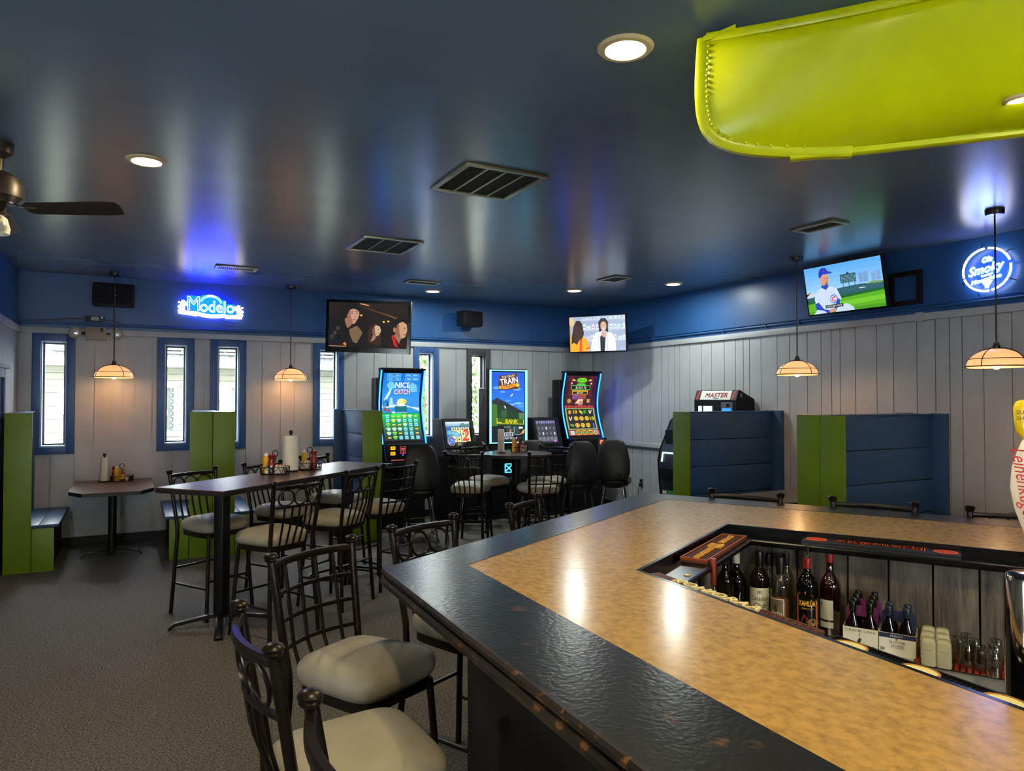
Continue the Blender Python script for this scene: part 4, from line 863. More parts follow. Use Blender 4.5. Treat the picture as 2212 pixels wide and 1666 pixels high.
def flat_frame_slot():
    t = thing('slot_machine', 'tall slot machine with glowing cyan frame and a blue sky screen', 'slot machine', (4.83, 9.15, 0)); W = 0.63; z0, z1 = 1.06, 2.15
    MB().box((0, 0.06, (z0 + z1) / 2), (W, 0.10, z1 - z0), 0, 0.01).build('screen_panel', CAB, t)
    q = 0.022
    MB().tube([(-W / 2 + q, -0.002, z0 + q), (W / 2 - q, -0.002, z0 + q), (W / 2 - q, -0.002, z1 - q), (-W / 2 + q, -0.002, z1 - q)], 0.02, 8, closed=True, flat=(0.012, 0.018), up=(0, 1, 0)).build('frame_light', STRIPC, t)
    MB().box((-0.03, 0.22, 1.05), (W * 0.92, 0.26, 1.65), 0, 0.02).build('rear_housing', CABG, t)
    for k in range(7): wbox('vent_slot', (-W / 2 - 0.0335 + 0.008, 0.16, 1.62 + k * 0.022), (-W / 2 - 0.0, 0.22, 1.63 + k * 0.022), mat('pale_slot', (110, 110, 108), 0.5), t)
    MB().box((0, 0.17, 0.44), (W * 0.94, 0.46, 0.88), 0, 0.012).build('base_cabinet', CAB, t)
    MB().box((0, -0.06, 0.93), (W * 0.98, 0.34, 0.12), 0, 0.02).build('button_deck', CAB, t)
    k = (W - 0.10) / 68; p = Pic(k=k, ox=34, oz=70, step=0.0006)
    p.grad((60, 150, 240), (12, 84, 222), 0, 40, 68, 140, 8)
    for x, z, a, b in ((10, 108, 8, 3), (22, 100, 6, 2.2), (52, 106, 9, 4), (34, 82, 6, 1.6), (56, 76, 10, 2.6), (60, 70, 8, 2)): p.ell((90, 165, 240), x, z, a, b, 1)
    p.ell((150, 215, 250), 54, 77, 8, 1.2, 2); p.ell((150, 215, 250), 42, 74, 5, 1.2, 2)
    p.poly((96, 40, 20), [(13, 110), (14, 132), (52, 139), (54, 118), (57, 116), (56, 108), (50, 106), (14, 104)], 3)
    p.text((250, 250, 250), 'THE GREAT', 34, 132, 4.2, 4, wd=28, rot=0.19); p.text((252, 250, 240), 'TRAIN', 35, 122.5, 12.5, 5, wd=37, rot=0.17, bold=0.3)
    p.poly((245, 170, 40), [(14, 106), (14, 112), (30, 113), (46, 117), (56, 118), (57, 111), (48, 111), (32, 106)], 5); p.text((130, 40, 20), 'ROBBERY', 34, 110.8, 4.6, 6, wd=30, rot=0.14); p.ell((250, 205, 60), 54, 114, 3, 3.4, 6)
    p.poly((240, 248, 255), [(37, 90), (40, 94), (44, 97), (42, 92)], 3)
    p.poly((36, 44, 50), [(0, 82), (10, 88), (68, 58), (68, 0), (0, 0)], 3); p.poly((30, 62, 34), [(0, 76), (10, 74), (68, 50), (68, 30), (0, 30)], 4); p.poly((70, 120, 40), [(0, 76), (10, 74), (12, 30), (0, 30)], 5)
    for x in (20, 24, 28): p.rect((92, 150, 92), x, 48, x + 1.2, 62, 5)
    for x in (57, 61, 65): p.line((170, 215, 160), [(x, 44), (x, 56), (x + 2, 55), (x + 2, 44)], 0.5, 5)
    p.poly((60, 100, 20), [(10, 36), (10, 47), (66, 43), (66, 33)], 5); p.line((225, 225, 40), [(10, 47), (10, 35.5), (66, 33), (66, 43)], 1.2, 6); p.text((225, 205, 40), 'BANK', 41, 39.6, 8, 7, wd=26, rot=-0.05, bold=0.3); p.poly((240, 235, 60), [(10, 37), (20, 36.5), (20, 38), (10, 38.5)], 7)
    p.poly((240, 250, 240), [(24, 72), (27, 66), (29, 65), (28, 70)], 5)
    p.rect((14, 26, 34), 0, 0, 68, 31, 5); p.rect((40, 70, 70), 30, 14, 58, 30, 6); p.poly((235, 130, 90), [(36, 20), (38, 14), (40, 20), (38.5, 25)], 7); p.poly((235, 150, 90), [(58, 12), (68, 15), (68, 24), (64, 20)], 7)
    p.rect((225, 235, 240), 56, 24, 64, 28, 7); p.text((225, 205, 190), 'SALOON', 31, 28, 2.2, 7); p.line((220, 230, 225), [(46, 16), (46, 27), (48, 28)], 0.6, 8)
    p.rect((225, 230, 235), 24, 9, 44, 16.5, 8); p.rect((10, 14, 18), 26, 10, 42, 15.5, 9); p.text((235, 245, 250), '$0.00', 34, 12.8, 3.6, 10); p.rect((8, 20, 40), 4, 1.5, 64, 8.5, 8); p.text((220, 240, 250), 'PRESS PLAY TO START', 35, 5, 4, 9, wd=38, bold=0.12)
    for x in (16, 52): p.rect((200, 215, 220), x - 6, 12, x + 6, 12.6, 8)
    p.build('screen_picture', SCR, t, Matrix.Translation((0, 0.007, (z0 + z1) / 2)) @ Matrix.Diagonal((1, 1, (z1 - z0 - 0.10) / (140 * k), 1)))
    p = Pic(k=0.01, step=0.001)
    for dx in (0, 1): pass
    p.line((60, 190, 255), [(-6, -6), (-6, 6), (6, 6), (6, -6), (-6, -6)], 1.2, 1)
    p.line((60, 190, 255), [(-5, -4), (0, 0), (5, 5)], 1.4, 2); p.line((60, 190, 255), [(-5, 4), (0, 0.5), (5, -5)], 1.4, 2)
    p.build('lit_logo', picmat('logo_light', 2.5), t, Matrix.Translation((-0.03, -0.065, 0.72)))
flat_frame_slot()

def slant_slot(x0, x1, lab, pic, side):
    W = x1 - x0; t = thing('slot_machine', lab, 'slot machine', ((x0 + x1) / 2, 9.15, 0)); zt = 1.43
    YZ = Matrix(((0, 0, 1, 0), (1, 0, 0, 0), (0, 1, 0, 0), (0, 0, 0, 1)))
    pr = [(-0.12, 0.0), (-0.12, 0.86), (-0.2, 0.92), (-0.2, 0.96), (-0.03, 1.03), (0.11, zt), (0.40, zt), (0.40, 0)]
    MB().prism(pr, -W / 2, W / 2, YZ).build('cabinet', CAB, t, False)
    for s in (-1, 1): MB().prism([(y - 0.012 if 1 < z < 1.44 else y, z) for y, z in pr[2:7]] + [(0.40, 0.9)], s * W / 2 - 0.012 if s < 0 else s * W / 2, s * W / 2 if s < 0 else s * W / 2 + 0.012, YZ).build('side_panel', side, t, False)
    a = math.atan2(0.14, zt - 1.03)
    M = Matrix.Translation((0, 0.037, (1.03 + zt) / 2)) @ Matrix.Rotation(-a, 4, 'X')
    ln = math.hypot(0.14, zt - 1.03)
    p = Pic(k=(W - 0.10) / 100, ox=50, oz=40, step=0.0006); pic(p)
    p.build('screen_picture', SCR, t, M @ Matrix.Translation((0, -0.006, 0)) @ Matrix.Diagonal((1, 1, (ln - 0.08) / (80 * (W - 0.1) / 100), 1)))
    mb = MB()
    for q, w_ in (((-W / 2 + 0.005, -0.02, -ln / 2), (-W / 2 + 0.045, 0.005, ln / 2)), ((W / 2 - 0.045, -0.02, -ln / 2), (W / 2 - 0.005, 0.005, ln / 2)), ((-W / 2 + 0.045, -0.02, ln / 2 - 0.035), (W / 2 - 0.045, 0.005, ln / 2)), ((-W / 2 + 0.045, -0.02, -ln / 2), (W / 2 - 0.045, 0.005, -ln / 2 + 0.035))): mb.b2(q, w_)
    o = mb.build('screen_bezel', CAB, t, False); o.matrix_local = M
    for i in range(5): MB().box((-W / 2 + 0.1 + i * 0.07, -0.12, 0.998), (0.045, 0.03, 0.012), 0, 0.003).build('button', mat('pale_button', (190, 190, 180), 0.3), t)
    return t
def pic_wave(p):
    p.grad((120, 170, 190), (220, 235, 240), 0, 62, 100, 80, 4); p.poly((90, 130, 120), [(50, 62), (70, 76), (84, 70), (100, 74), (100, 62)], 1); p.rect((70, 110, 170), 0, 60, 100, 64, 1)
    for i in range(4): p.rect((228, 226, 170), 22 + i * 19, 10, 39 + i * 19, 60, 1)
    p.rect((40, 100, 180), 0, 4, 20, 60, 1)
    for i in range(4):
        for z in (20, 38, 54): p.poly((70, 60, 50), [(26 + i * 19, z), (30 + i * 19, z + 4), (35 + i * 19, z - 1), (30 + i * 19, z - 4)], 2)
    p.poly((60, 150, 190), [(0, 40), (14, 52), (40, 46), (60, 36), (50, 26), (24, 30), (4, 34)], 2)
    p.text((150, 225, 230), 'TSUNAMI', 29, 41, 9, 3, wd=52, rot=-0.12, shear=0.2, bold=0.5); p.text((220, 245, 245), 'STRIKE', 38, 31, 6, 4, wd=26, rot=-0.15)
    p.text((232, 60, 40), '2', 79, 34, 38, 5, shear=0.25, bold=1.2)
    p.ell((235, 190, 60), 16, 14, 15, 16, 5); p.ell((30, 70, 200), 16, 14, 13, 14, 6)
    for k in range(12): p.ell((130, 190, 250), 8 + (k * 7) % 17, 6 + (k * 11) % 17, 2, 2, 7)
    p.rect((30, 30, 34), 30, 0, 100, 8, 2); p.rect((150, 150, 90), 40, 2, 56, 6, 3); p.rect((120, 140, 150), 64, 2, 74, 6, 3); p.rect((150, 170, 190), 82, 2, 92, 6, 3)
def pic_skull(p):
    p.rect((48, 50, 62), 0, 0, 100, 80, 0); p.rect((70, 76, 110), 0, 66, 100, 80, 1)
    for i in range(8): p.rect(((90, 150, 240), (200, 90, 110), (150, 170, 210))[i % 3], 4 + i * 12, 69, 11 + i * 12, 76, 2)
    for j in range(3):
        for i in range(5):
            x, z = 12 + i * 19, 12 + j * 19; lit = (i + j * 2) % 3 == 0 and j > 0
            p.rect((84, 84, 100), x - 8.6, z - 8.2, x + 8.6, z + 8.2, 1); p.rect((110, 110, 122) if j == 0 else (44, 40, 52), x - 7.6, z - 7.2, x + 7.6, z + 7.2, 2)
            p.ell((225, 235, 235) if lit else (120, 118, 128), x, z + 1, 4.2, 4.6, 3); p.rect((225, 235, 235) if lit else (120, 118, 128), x - 2, z - 5, x + 2, z, 3)
            if lit: p.ell((40, 30, 50), x - 1.6, z + 1, 1.1, 1.3, 4); p.ell((40, 30, 50), x + 1.6, z + 1, 1.1, 1.3, 4)
    p.ell((220, 110, 230), 84, 4, 6, 4, 4)
t = slant_slot(3.82, 4.29, 'low slot machine with grey side and an ocean wave screen with a red 2', pic_wave, CABG)
t = slant_slot(5.27, 5.715, 'low slot machine with a dim grey symbol grid screen', pic_skull, CAB)

# ---------------------------------------------------------------- kiosk and cash machine behind the right booths
ks = thing('payment_kiosk', 'black kiosk with white sloping header and blue lit display behind the booth', 'kiosk', (6.42, 6.30, 0))
MB().prism([(0, 0), (0, 1.70), (0.045, 1.82), (0.06, 1.825), (0.31, 1.71), (0.31, 0)], 0, 0.72, XZ).build('cabinet', CAB, ks, False)
p = Pic(k=0.01, step=0.001); p.rect((20, 20, 22), 0, 0, 72, 13, 0); p.rect((228, 234, 230), 10, 0.6, 62, 12.4, 1)
p.text((205, 48, 44), 'MASTER', 38, 6.6, 6, 2, wd=38, shear=0.2, bold=0.25); p.rect((60, 60, 60), 34, 1.4, 42, 2.2, 2)
for x in (3, 64): p.poly((190, 40, 40), [(x, 1), (x + 3, 1), (x + 5, 12), (x + 2, 12)], 1)
p.build('header_print', INK, ks, Matrix(((0, 0.94, 0.35, -0.002), (-1, 0, 0, 0.72), (0, -0.35, 0.94, 1.70), (0, 0, 0, 1))))
LITW = mat('lit_window', (220, 245, 240), 0.3, emit=0.8, ecol=(190, 240, 235)); LITB = mat('lit_blue_display', (40, 120, 255), 0.3, emit=1.0, ecol=(40, 120, 250))
wbox('lit_window', (-0.006, 0.40, 1.55), (0.001, 0.64, 1.625), LITW, ks); wbox('window_bar', (-0.009, 0.55, 1.54), (-0.006, 0.575, 1.64), CAB, ks)
wbox('keypad_plate', (-0.008, 0.05, 1.48), (0.001, 0.24, 1.675), mat('steel_plate'), ks); wbox('display', (-0.012, 0.075, 1.55), (-0.008, 0.22, 1.60), LITB, ks); wbox('card_slot', (-0.012, 0.10, 1.62), (-0.008, 0.15, 1.655), CAB, ks)
wbox('notice', (0.065, -0.003, 1.735), (0.105, 0.001, 1.785), HW, ks)
am = thing('cash_machine', 'dark curved cash machine with green stickers beside the booth end', 'cash machine', (6.28, 7.06, 0))
pr = [(0.05, 0), (0.03, 0.35), (0.0, 0.62), (-0.02, 0.9), (0.02, 1.05), (0.12, 1.25), (0.2, 1.42), (0.26, 1.47), (0.44, 1.47), (0.44, 0)]
MB().prism(pr, 0, 0.48, XZ).build('cabinet', mat('dark_blue_grey_shell', (44, 50, 60), 0.3), am)
for y0 in (-0.012, 0.48): MB().prism([(x - 0.012, z) for x, z in pr[:8]] + [(0.44, 1.48), (0.44, 0)], y0, y0 + 0.012, XZ).build('side_trim', CAB, am)
wbox('screen_well', (0.045, 0.06, 1.12), (0.1, 0.42, 1.3), CAB, am)
for r_ in range(4):
    for c_ in range(3): MB().box((0.042 + r_ * 0.016, 0.12 + c_ * 0.05, 1.13 + r_ * 0.035), (0.02, 0.03, 0.02), 0, 0.003).build('key', HW, am)
MB().tube([(-0.035, 0.40, 0.88), (-0.012, 0.40, 1.0), (-0.008, 0.2, 1.0)], 0.012, 8).build('slot_light', LITW, am)
wbox('cash_tray', (-0.045, 0.06, 0.66), (0.0, 0.42, 0.80), CAB, am); wbox('tray_opening', (-0.05, 0.18, 0.68), (-0.043, 0.3, 0.76), mat('black_plastic'), am)
p = Pic(k=0.01, step=0.001); p.rect((60, 150, 70), 12, 0, 30, 22, 1); p.rect((230, 232, 230), 2, 1, 10, 21, 1); p.rect((230, 232, 230), 32, 0, 44, 21, 1)
for z in (4, 8, 12, 16): p.rect((90, 90, 95), 3, z, 9, z + 1.2, 2); p.rect((90, 90, 95), 33.5, z, 42, z + 1.4, 2)
p.build('sticker', INK, am, Matrix(((0, 1, -0.11, 0.02), (-1, 0, 0, 0.46), (0, 0, 1, 0.40), (0, 0, 0, 1))))
# ---------------------------------------------------------------- booths
DKIN = mat('booth_inside', (30, 34, 42), 0.7); SCREW = mat('screw_head', (40, 44, 20), 0.5)
def booth(lab, loc, rz, sx, bt, L, sd, nb, double=False, post=True, grp='lime and blue plank booths'):
    """x = side the seat faces (times sx), y = from the free end to the wall, back slab from -bt to 0"""
    t = thing('booth_bench', lab, 'booth', loc, rz, grp); Z = 1.575
    def bx(nm, a, b, m, bev=0.003): return wbox(nm, (min(a[0] * sx, b[0] * sx), a[1], a[2]), (max(a[0] * sx, b[0] * sx), b[1], b[2]), m, t, bev)
    for i in range(nb):
        e = bx('end_board', (-bt + bt * i / nb + 0.003, 0, 0), (-bt + bt * (i + 1) / nb - 0.003, 0.022, Z), GREEN)
        for z in (0.12, 0.45, 0.85, 1.22, 1.53):
            for dx in (0.012, bt / nb - 0.012):
                MB().ball(((-bt + bt * i / nb + dx) * sx, 0.0, z), 0.004, 6, (1, 0.4, 1)).build('screw', SCREW, e)
    sides = [(0, 1)] + ([(-bt, -1)] if double else [])
    for x0, d in sides:
        f = lambda u: x0 + d * u
        def sb(nm, u0, u1, y0, y1, z0, z1, m):
            a, b = f(u0), f(u1); return bx(nm, (min(a, b), y0, z0), (max(a, b), y1, z1), m)
        sb('seat_end', 0.002, sd, 0.0, 0.022, 0, 0.43, GREEN)
        for k in range(2): sb('seat_plank', -0.11 + (sd + 0.15) * k / 2 + 0.002, -0.11 + (sd + 0.15) * (k + 1) / 2 - 0.002, 0.024, L, 0.432, 0.462, BLUEB)
        sb('kick_board', sd - 0.05, sd - 0.03, 0.022, L, 0, 0.43, DKIN)
    for x0, d in [(0, 1), (-bt, -1)]:
        f = lambda u: x0 + d * u
        def sb(nm, u0, u1, y0, y1, z0, z1, m):
            a, b = f(u0), f(u1); return bx(nm, (min(a, b), y0, z0), (max(a, b), y1, z1), m)
        rec = 0.115 if (d == 1 or double) else 0.0
        sb('post', -0.035 - rec, -rec, 0.024, 0.045, 0.0, Z, BLUEB); sb('post', -0.035 - rec, 0.004 if post else -rec + 0.004, L - 0.05, L, 0.0, Z + 0.004, BLUEB)
        for k in range(4):
            z1 = Z - 0.012 - k * 0.302; z0 = max(0.05, z1 - 0.296)
            sb('back_plank', -0.03 - rec, -0.008 - rec - 0.004 * (k % 2), 0.045, L - 0.05, z0, z1, BLUEB)
    bx('core', (-bt + (0.155 if double else 0.04), 0.03, 0), (-0.155, L - 0.06, Z - 0.03), DKIN, 0)
    bx('top_cap', (-bt + (0.11 if double else 0), 0.024, Z - 0.012), (-0.11, L - 0.05, Z), BLUEB)
    return t
booth('green ended booth bench at the far left edge under the first window', (-0.86, 8.47, 0), 0, 1, 0.235, 1.32, 0.19, 1, post=False)
booth('green double sided booth bench between the left dining table and the high table', (1.024, 8.43, 0), 0, 1, 0.467, 1.36, 0.19, 2, True, False)
booth('booth bench with blue planks and green end left of the fishing slot machine', (2.45, 8.40, 0), 0, -1, 0.25, 1.39, 0.22, 1)
booth('blue planked booth bench in front of the black kiosk', (5.288, 5.868, 0), R(-90), 1, 0.26, 1.45, 0.22, 1)
booth('wide blue planked booth bench with two green end boards on the right', (5.265, 3.955, 0), R(-90), 1, 0.49, 1.47, 0.22, 2, True)

# ---------------------------------------------------------------- booth tables
WOOD = mat('brown_laminate', (84, 62, 54), 0.28, var=0.25, vscale=5, stretch=(1, 6, 1)); EDGE = mat('dark_table_edge', (34, 30, 30), 0.4); IRON = mat('black_cast_iron', (18, 18, 19), 0.4, metal=0.3)
GREYW = mat('grey_laminate', (104, 98, 90), 0.3, var=0.2, vscale=5, stretch=(6, 1, 1))
def arch(mb, pts, w): mb.tube(pts, 0.02, 8, flat=(w, 0.014))
def booth_table(lab, loc, rz, hw, L, ch, m, zt=0.75):
    t = thing('booth_table', lab, 'table', loc, rz)
    poly = [(-hw, ch * 2), (-hw + ch, 0), (hw - ch, 0), (hw, ch * 2), (hw, L), (-hw, L)]
    MB().prism(poly, zt - 0.006, zt).build('tabletop', m, t, False)
    MB().prism(poly, zt - 0.04, zt - 0.006).build('edge_band', EDGE, t, False)
    MB().box((0, 0.45, zt - 0.05), (0.3, 0.3, 0.02)).build('mounting_plate', IRON, t, False)
    MB().cyl((0, 0.45, 0.05), (0, 0.45, zt - 0.05), 0.042, n=16).build('column', IRON, t)
    for s in (-1, 1):
        MB().tube([(0, 0.45, 0.075), (s * 0.1, 0.45, 0.07), (s * 0.24, 0.45, 0.05), (s * 0.29, 0.45, 0.012)], 0.02, 8, flat=(0.03, 0.012)).build('foot', IRON, t)
    return t
dt = booth_table('brown dining table with clipped corners by the left window', (-0.17, 8.47, 0), 0, 0.40, 1.325, 0.13, WOOD)
booth_table('grey topped table between the two right booths', (5.32, 4.98, 0), R(-90), 0.36, 1.42, 0.10, GREYW)
booth_table('grey topped table under the rightmost pendant lamp', (5.32, 2.98, 0), R(-90), 0.40, 1.42, 0.10, GREYW)

# ---------------------------------------------------------------- high tables
def foot4(t, c, a0, r):
    for k in range(4):
        a = a0 + k * math.pi / 2; d = Vector((math.cos(a), math.sin(a), 0)); c_ = Vector(c)
        MB().tube([c_ + Vector((0, 0, 0.085)), c_ + d * 0.1 + Vector((0, 0, 0.08)), c_ + d * (r - 0.04) + Vector((0, 0, 0.045)), c_ + d * r + Vector((0, 0, 0.012))], 0.02, 8, flat=(0.03, 0.014)).build('foot', IRON, t)
HT = thing('high_table', 'long brown high table with two black pillars left of the bar', 'table', (1.242, 6.366, 0), R(41))
L2, W2 = 1.16, 0.315
MB().b2((-L2, -W2, 1.062), (L2, W2, 1.07)).build('tabletop', WOOD, HT, False); MB().b2((-L2, -W2, 1.03), (L2, W2, 1.062)).build('edge_band', EDGE, HT, False)
for s in (-1, 1):
    cx = s * 0.83
    MB().box((cx, 0, 1.02), (0.34, 0.34, 0.02)).build('mounting_plate', IRON, HT, False)
    MB().box((cx, 0, 0.54), (0.085, 0.085, 0.95), R(4), 0.01).build('pillar', IRON, HT)
    foot4(HT, (cx, 0, 0), R(40), 0.36)
RT = thing('round_high_table', 'round dark high table in front of the slot machines', 'table', (4.06, 7.5, 0))
MB().lathe([(0.001, 1.062), (0.42, 1.062), (0.425, 1.066), (0.42, 1.07), (0.001, 1.07)], 40).build('tabletop', WOOD, RT, ang=20); MB().lathe([(0.001, 1.03), (0.42, 1.03), (0.425, 1.035), (0.425, 1.0615), (0.001, 1.0615)], 40).build('edge_band', EDGE, RT)
MB().cyl((0, 0, 0.08), (0, 0, 1.03), 0.055, n=18).build('pillar', IRON, RT); foot4(RT, (0, 0, 0), R(20), 0.34)

# ---------------------------------------------------------------- bar stools
def yrear(z): return -0.20 - 0.075 * ((z - 0.66) / 0.46) if z > 0.66 else -0.20 - 0.04 * ((0.66 - z) / 0.66)
def xrear(z): return 0.185 + 0.028 * ((z - 0.66) / 0.46) if z > 0.66 else 0.185 + 0.03 * ((0.66 - z) / 0.66)
def superseat(k, z, n=36):
    out = []
    for i in range(n):
        a = 2 * math.pi * i / n; ca, sa = math.cos(a), math.sin(a)
        x = math.copysign(abs(ca) ** 0.42, ca); y = math.copysign(abs(sa) ** 0.42, sa)
        out.append((x * (0.205 + 0.018 * y) * k, y * 0.215 * k, z))
    return out
def stool_proto(lattice):
    t = thing('bar_stool', '', 'bar stool')
    prof = [(0.90, 0.668), (0.97, 0.672), (1.0, 0.69), (1.01, 0.712), (0.985, 0.734), (0.90, 0.752), (0.72, 0.768), (0.45, 0.777), (0.15, 0.781)]
    mb = MB(); rings = [superseat(k, z) for k, z in prof]; n = 36
    mb.v = [p for r_ in rings for p in r_]
    mb.f = [(j * n + i, j * n + (i + 1) % n, (j + 1) * n + (i + 1) % n, (j + 1) * n + i) for j in range(len(prof) - 1) for i in range(n)] + [tuple(range(n))[::-1], tuple(range((len(prof) - 1) * n, len(prof) * n))]
    mb.build('seat_cushion', SEATM, t, ang=80)
    mb = MB(); a, b = superseat(0.93, 0.63), superseat(0.93, 0.667); c, d = superseat(0.85, 0.63), superseat(0.85, 0.667)
    mb.v = a + b + c + d
    for i in range(n):
        j = (i + 1) % n; mb.f += [(i, j, n + j, n + i), (2 * n + j, 2 * n + i, 3 * n + i, 3 * n + j), (n + i, n + j, 3 * n + j, 3 * n + i), (j, i, 2 * n + i, 2 * n + j)]
    mb.build('seat_frame', METAL, t)
    for s in (-1, 1):
        p = MB().tube([(s * xrear(z), yrear(z), z) for z in (0.0, 0.3, 0.62, 0.70, 0.9, 1.118)], 0.0155, 10).build('back_post', METAL, t)
        z = 1.115; M = Matrix.Translation((s * xrear(1.12), yrear(1.12), z))
        MB().lathe([(0.016, -0.006), (0.022, -0.002), (0.024, 0.004), (0.021, 0.008), (0.0255, 0.011), (0.027, 0.016), (0.022, 0.023), (0.010, 0.0275), (0.0005, 0.0285)], 18, M).build('cap', METAL, p)
        MB().tube([(s * 0.172, 0.172, 0.645), (s * 0.215, 0.21, 0.0)], 0.0145, 10).build('leg', METAL, t)
    def rail(nm, z, r, fl=None, bow=0.045):
        pts = []
        for i in range(11):
            u = -1 + 0.2 * i; pts.append((u * xrear(z), yrear(z) - bow * (1 - u * u), z))
        return MB().tube(pts, r, 8, flat=fl).build(nm, METAL, t)
    def bowpt(x, z, bow=0.045): u = x / xrear(z); return (x, yrear(z) - bow * (1 - u * u), z)
    rail('top_rail', 1.094, 0.011, (0.012, 0.014))
    if lattice:
        for z in (0.985, 0.885, 0.785): rail('cross_bar', z, 0.008, (0.006, 0.008))
        for x in (-0.125, -0.042, 0.042, 0.125): MB().tube([bowpt(x, z) for z in (1.09, 0.98, 0.88, 0.78)] + [(x * 0.93, -0.205, 0.655)], 0.008, 8, flat=(0.006, 0.007), up=(0, 1, 0)).build('upright_bar', METAL, t)
    else:
        rail('mid_rail', 0.955, 0.009, (0.008, 0.010))
        for x in (-0.118, 0.0, 0.118):
            zc = 1.020; c = Vector(bowpt(x, zc)); tx = (Vector(bowpt(x + 0.02, zc)) - Vector(bowpt(x - 0.02, zc))).normalized(); tz = (Vector(bowpt(x, zc + 0.02)) - Vector(bowpt(x, zc - 0.02))).normalized()
            MB().tube([c + tx * (0.057 * math.cos(2 * math.pi * i / 24)) + tz * (0.057 * math.sin(2 * math.pi * i / 24)) for i in range(24)], 0.0068, 8, closed=True).build('ring', METAL, t)
        for x in (-0.12, -0.06, 0.0, 0.06, 0.12):
            MB().tube([bowpt(x, 0.953), bowpt(x, 0.85), (x * 0.95, -0.205, 0.655)], 0.008, 8, flat=(0.007, 0.006), up=(0, 1, 0)).build('spindle', METAL, t)
    for z, a, b in ((0.30, (-0.2, 0.2), (0.2, 0.2)), (0.36, (-0.2, -0.22), (0.2, -0.22))): MB().tube([(a[0], a[1], z), (b[0], b[1], z)], 0.009, 8).build('stretcher', METAL, t)
    for s in (-1, 1): MB().tube([(s * 0.2, 0.2, 0.24), (s * 0.2, -0.222, 0.24)], 0.009, 8).build('stretcher', METAL, t)
    return t
SR = stool_proto(False); SL = stool_proto(True); _used = {}
def stool(kind, mid, ang, flip, lab, grp):
    """mid = point midway between the two back caps; ang = direction of the back; flip = which side the seat lies"""
    a = R(ang) + (math.pi if flip else 0)           # local +x along the back
    fwd = Vector((-math.sin(a), math.cos(a)))        # local +y
    loc = (mid[0] + fwd.x * 0.275, mid[1] + fwd.y * 0.275, 0)
    pr = SL if kind == 'L' else SR
    if kind not in _used:
        _used[kind] = 1; pr.location = loc; pr.rotation_euler = (0, 0, a); pr['label'] = lab; pr['group'] = grp; return pr
    return dup(pr, loc, a, lab, grp)
GB_, GH_, GR_, GW_ = 'metal stools along the near bar edge', 'metal stools at the long high table', 'metal stools at the round high table', 'metal stools behind the far bar edge'
stool('R', (0.29, 1.973), -87, False, 'nearest ring backed bar stool in the foreground with beige seat', GB_)
stool('L', (0.647, 2.893), 31, True, 'lattice backed bar stool at the near corner of the bar', GB_)
stool('R', (1.249, 3.241), 25, True, 'ring backed bar stool at the bar with seat tucked under the dark corner', GB_)
stool('R', (2.023, 3.638), 38, True, 'ring backed bar stool farthest along the dark bar edge', GB_)
stool('R', (0.33, 1.235), -87, False, 'bar stool cut off by the bottom edge, only its post and rail showing', GB_)
stool('R', (0.46, 6.50), 31, True, 'ring backed stool at the left end of the long high table', GH_)
stool('R', (1.08, 6.93), 33, True, 'ring backed stool behind the condiments on the long high table', GH_)
stool('R', (1.69, 7.54), 38, True, 'ring backed stool at the far end behind the long high table', GH_)
stool('R', (1.065, 5.245), 28, False, 'ring backed stool on the near side of the long high table, nearest the camera', GH_)
stool('R', (1.70, 5.83), 38, False, 'ring backed stool in the middle of the near side of the long high table', GH_)
stool('L', (2.173, 6.233), 28, False, 'lattice backed stool at the right end of the long high table', GH_)
stool('R', (3.219, 7.157), -40, False, 'ring backed stool at the left front of the round table', GR_)
stool('L', (4.015, 6.694), -10, False, 'lattice backed stool at the right front of the round table', GR_)
stool('R', (3.787, 8.146), 19, True, 'ring backed stool behind the round table on the left', GR_)
stool('L', (4.72, 7.67), -54, True, 'lattice backed stool behind the round table on the right', GR_)
stool('L', (3.415, 3.278), -61, True, 'stool back showing above the far bar edge by the green booth post', GW_)
stool('R', (3.785, 2.663), -61, True, 'ring backed stool back showing above the far bar edge by the wide booth', GW_)
stool('L', (4.11, 2.06), -61, True, 'stool back showing above the far bar edge beside the tap handle', GW_)

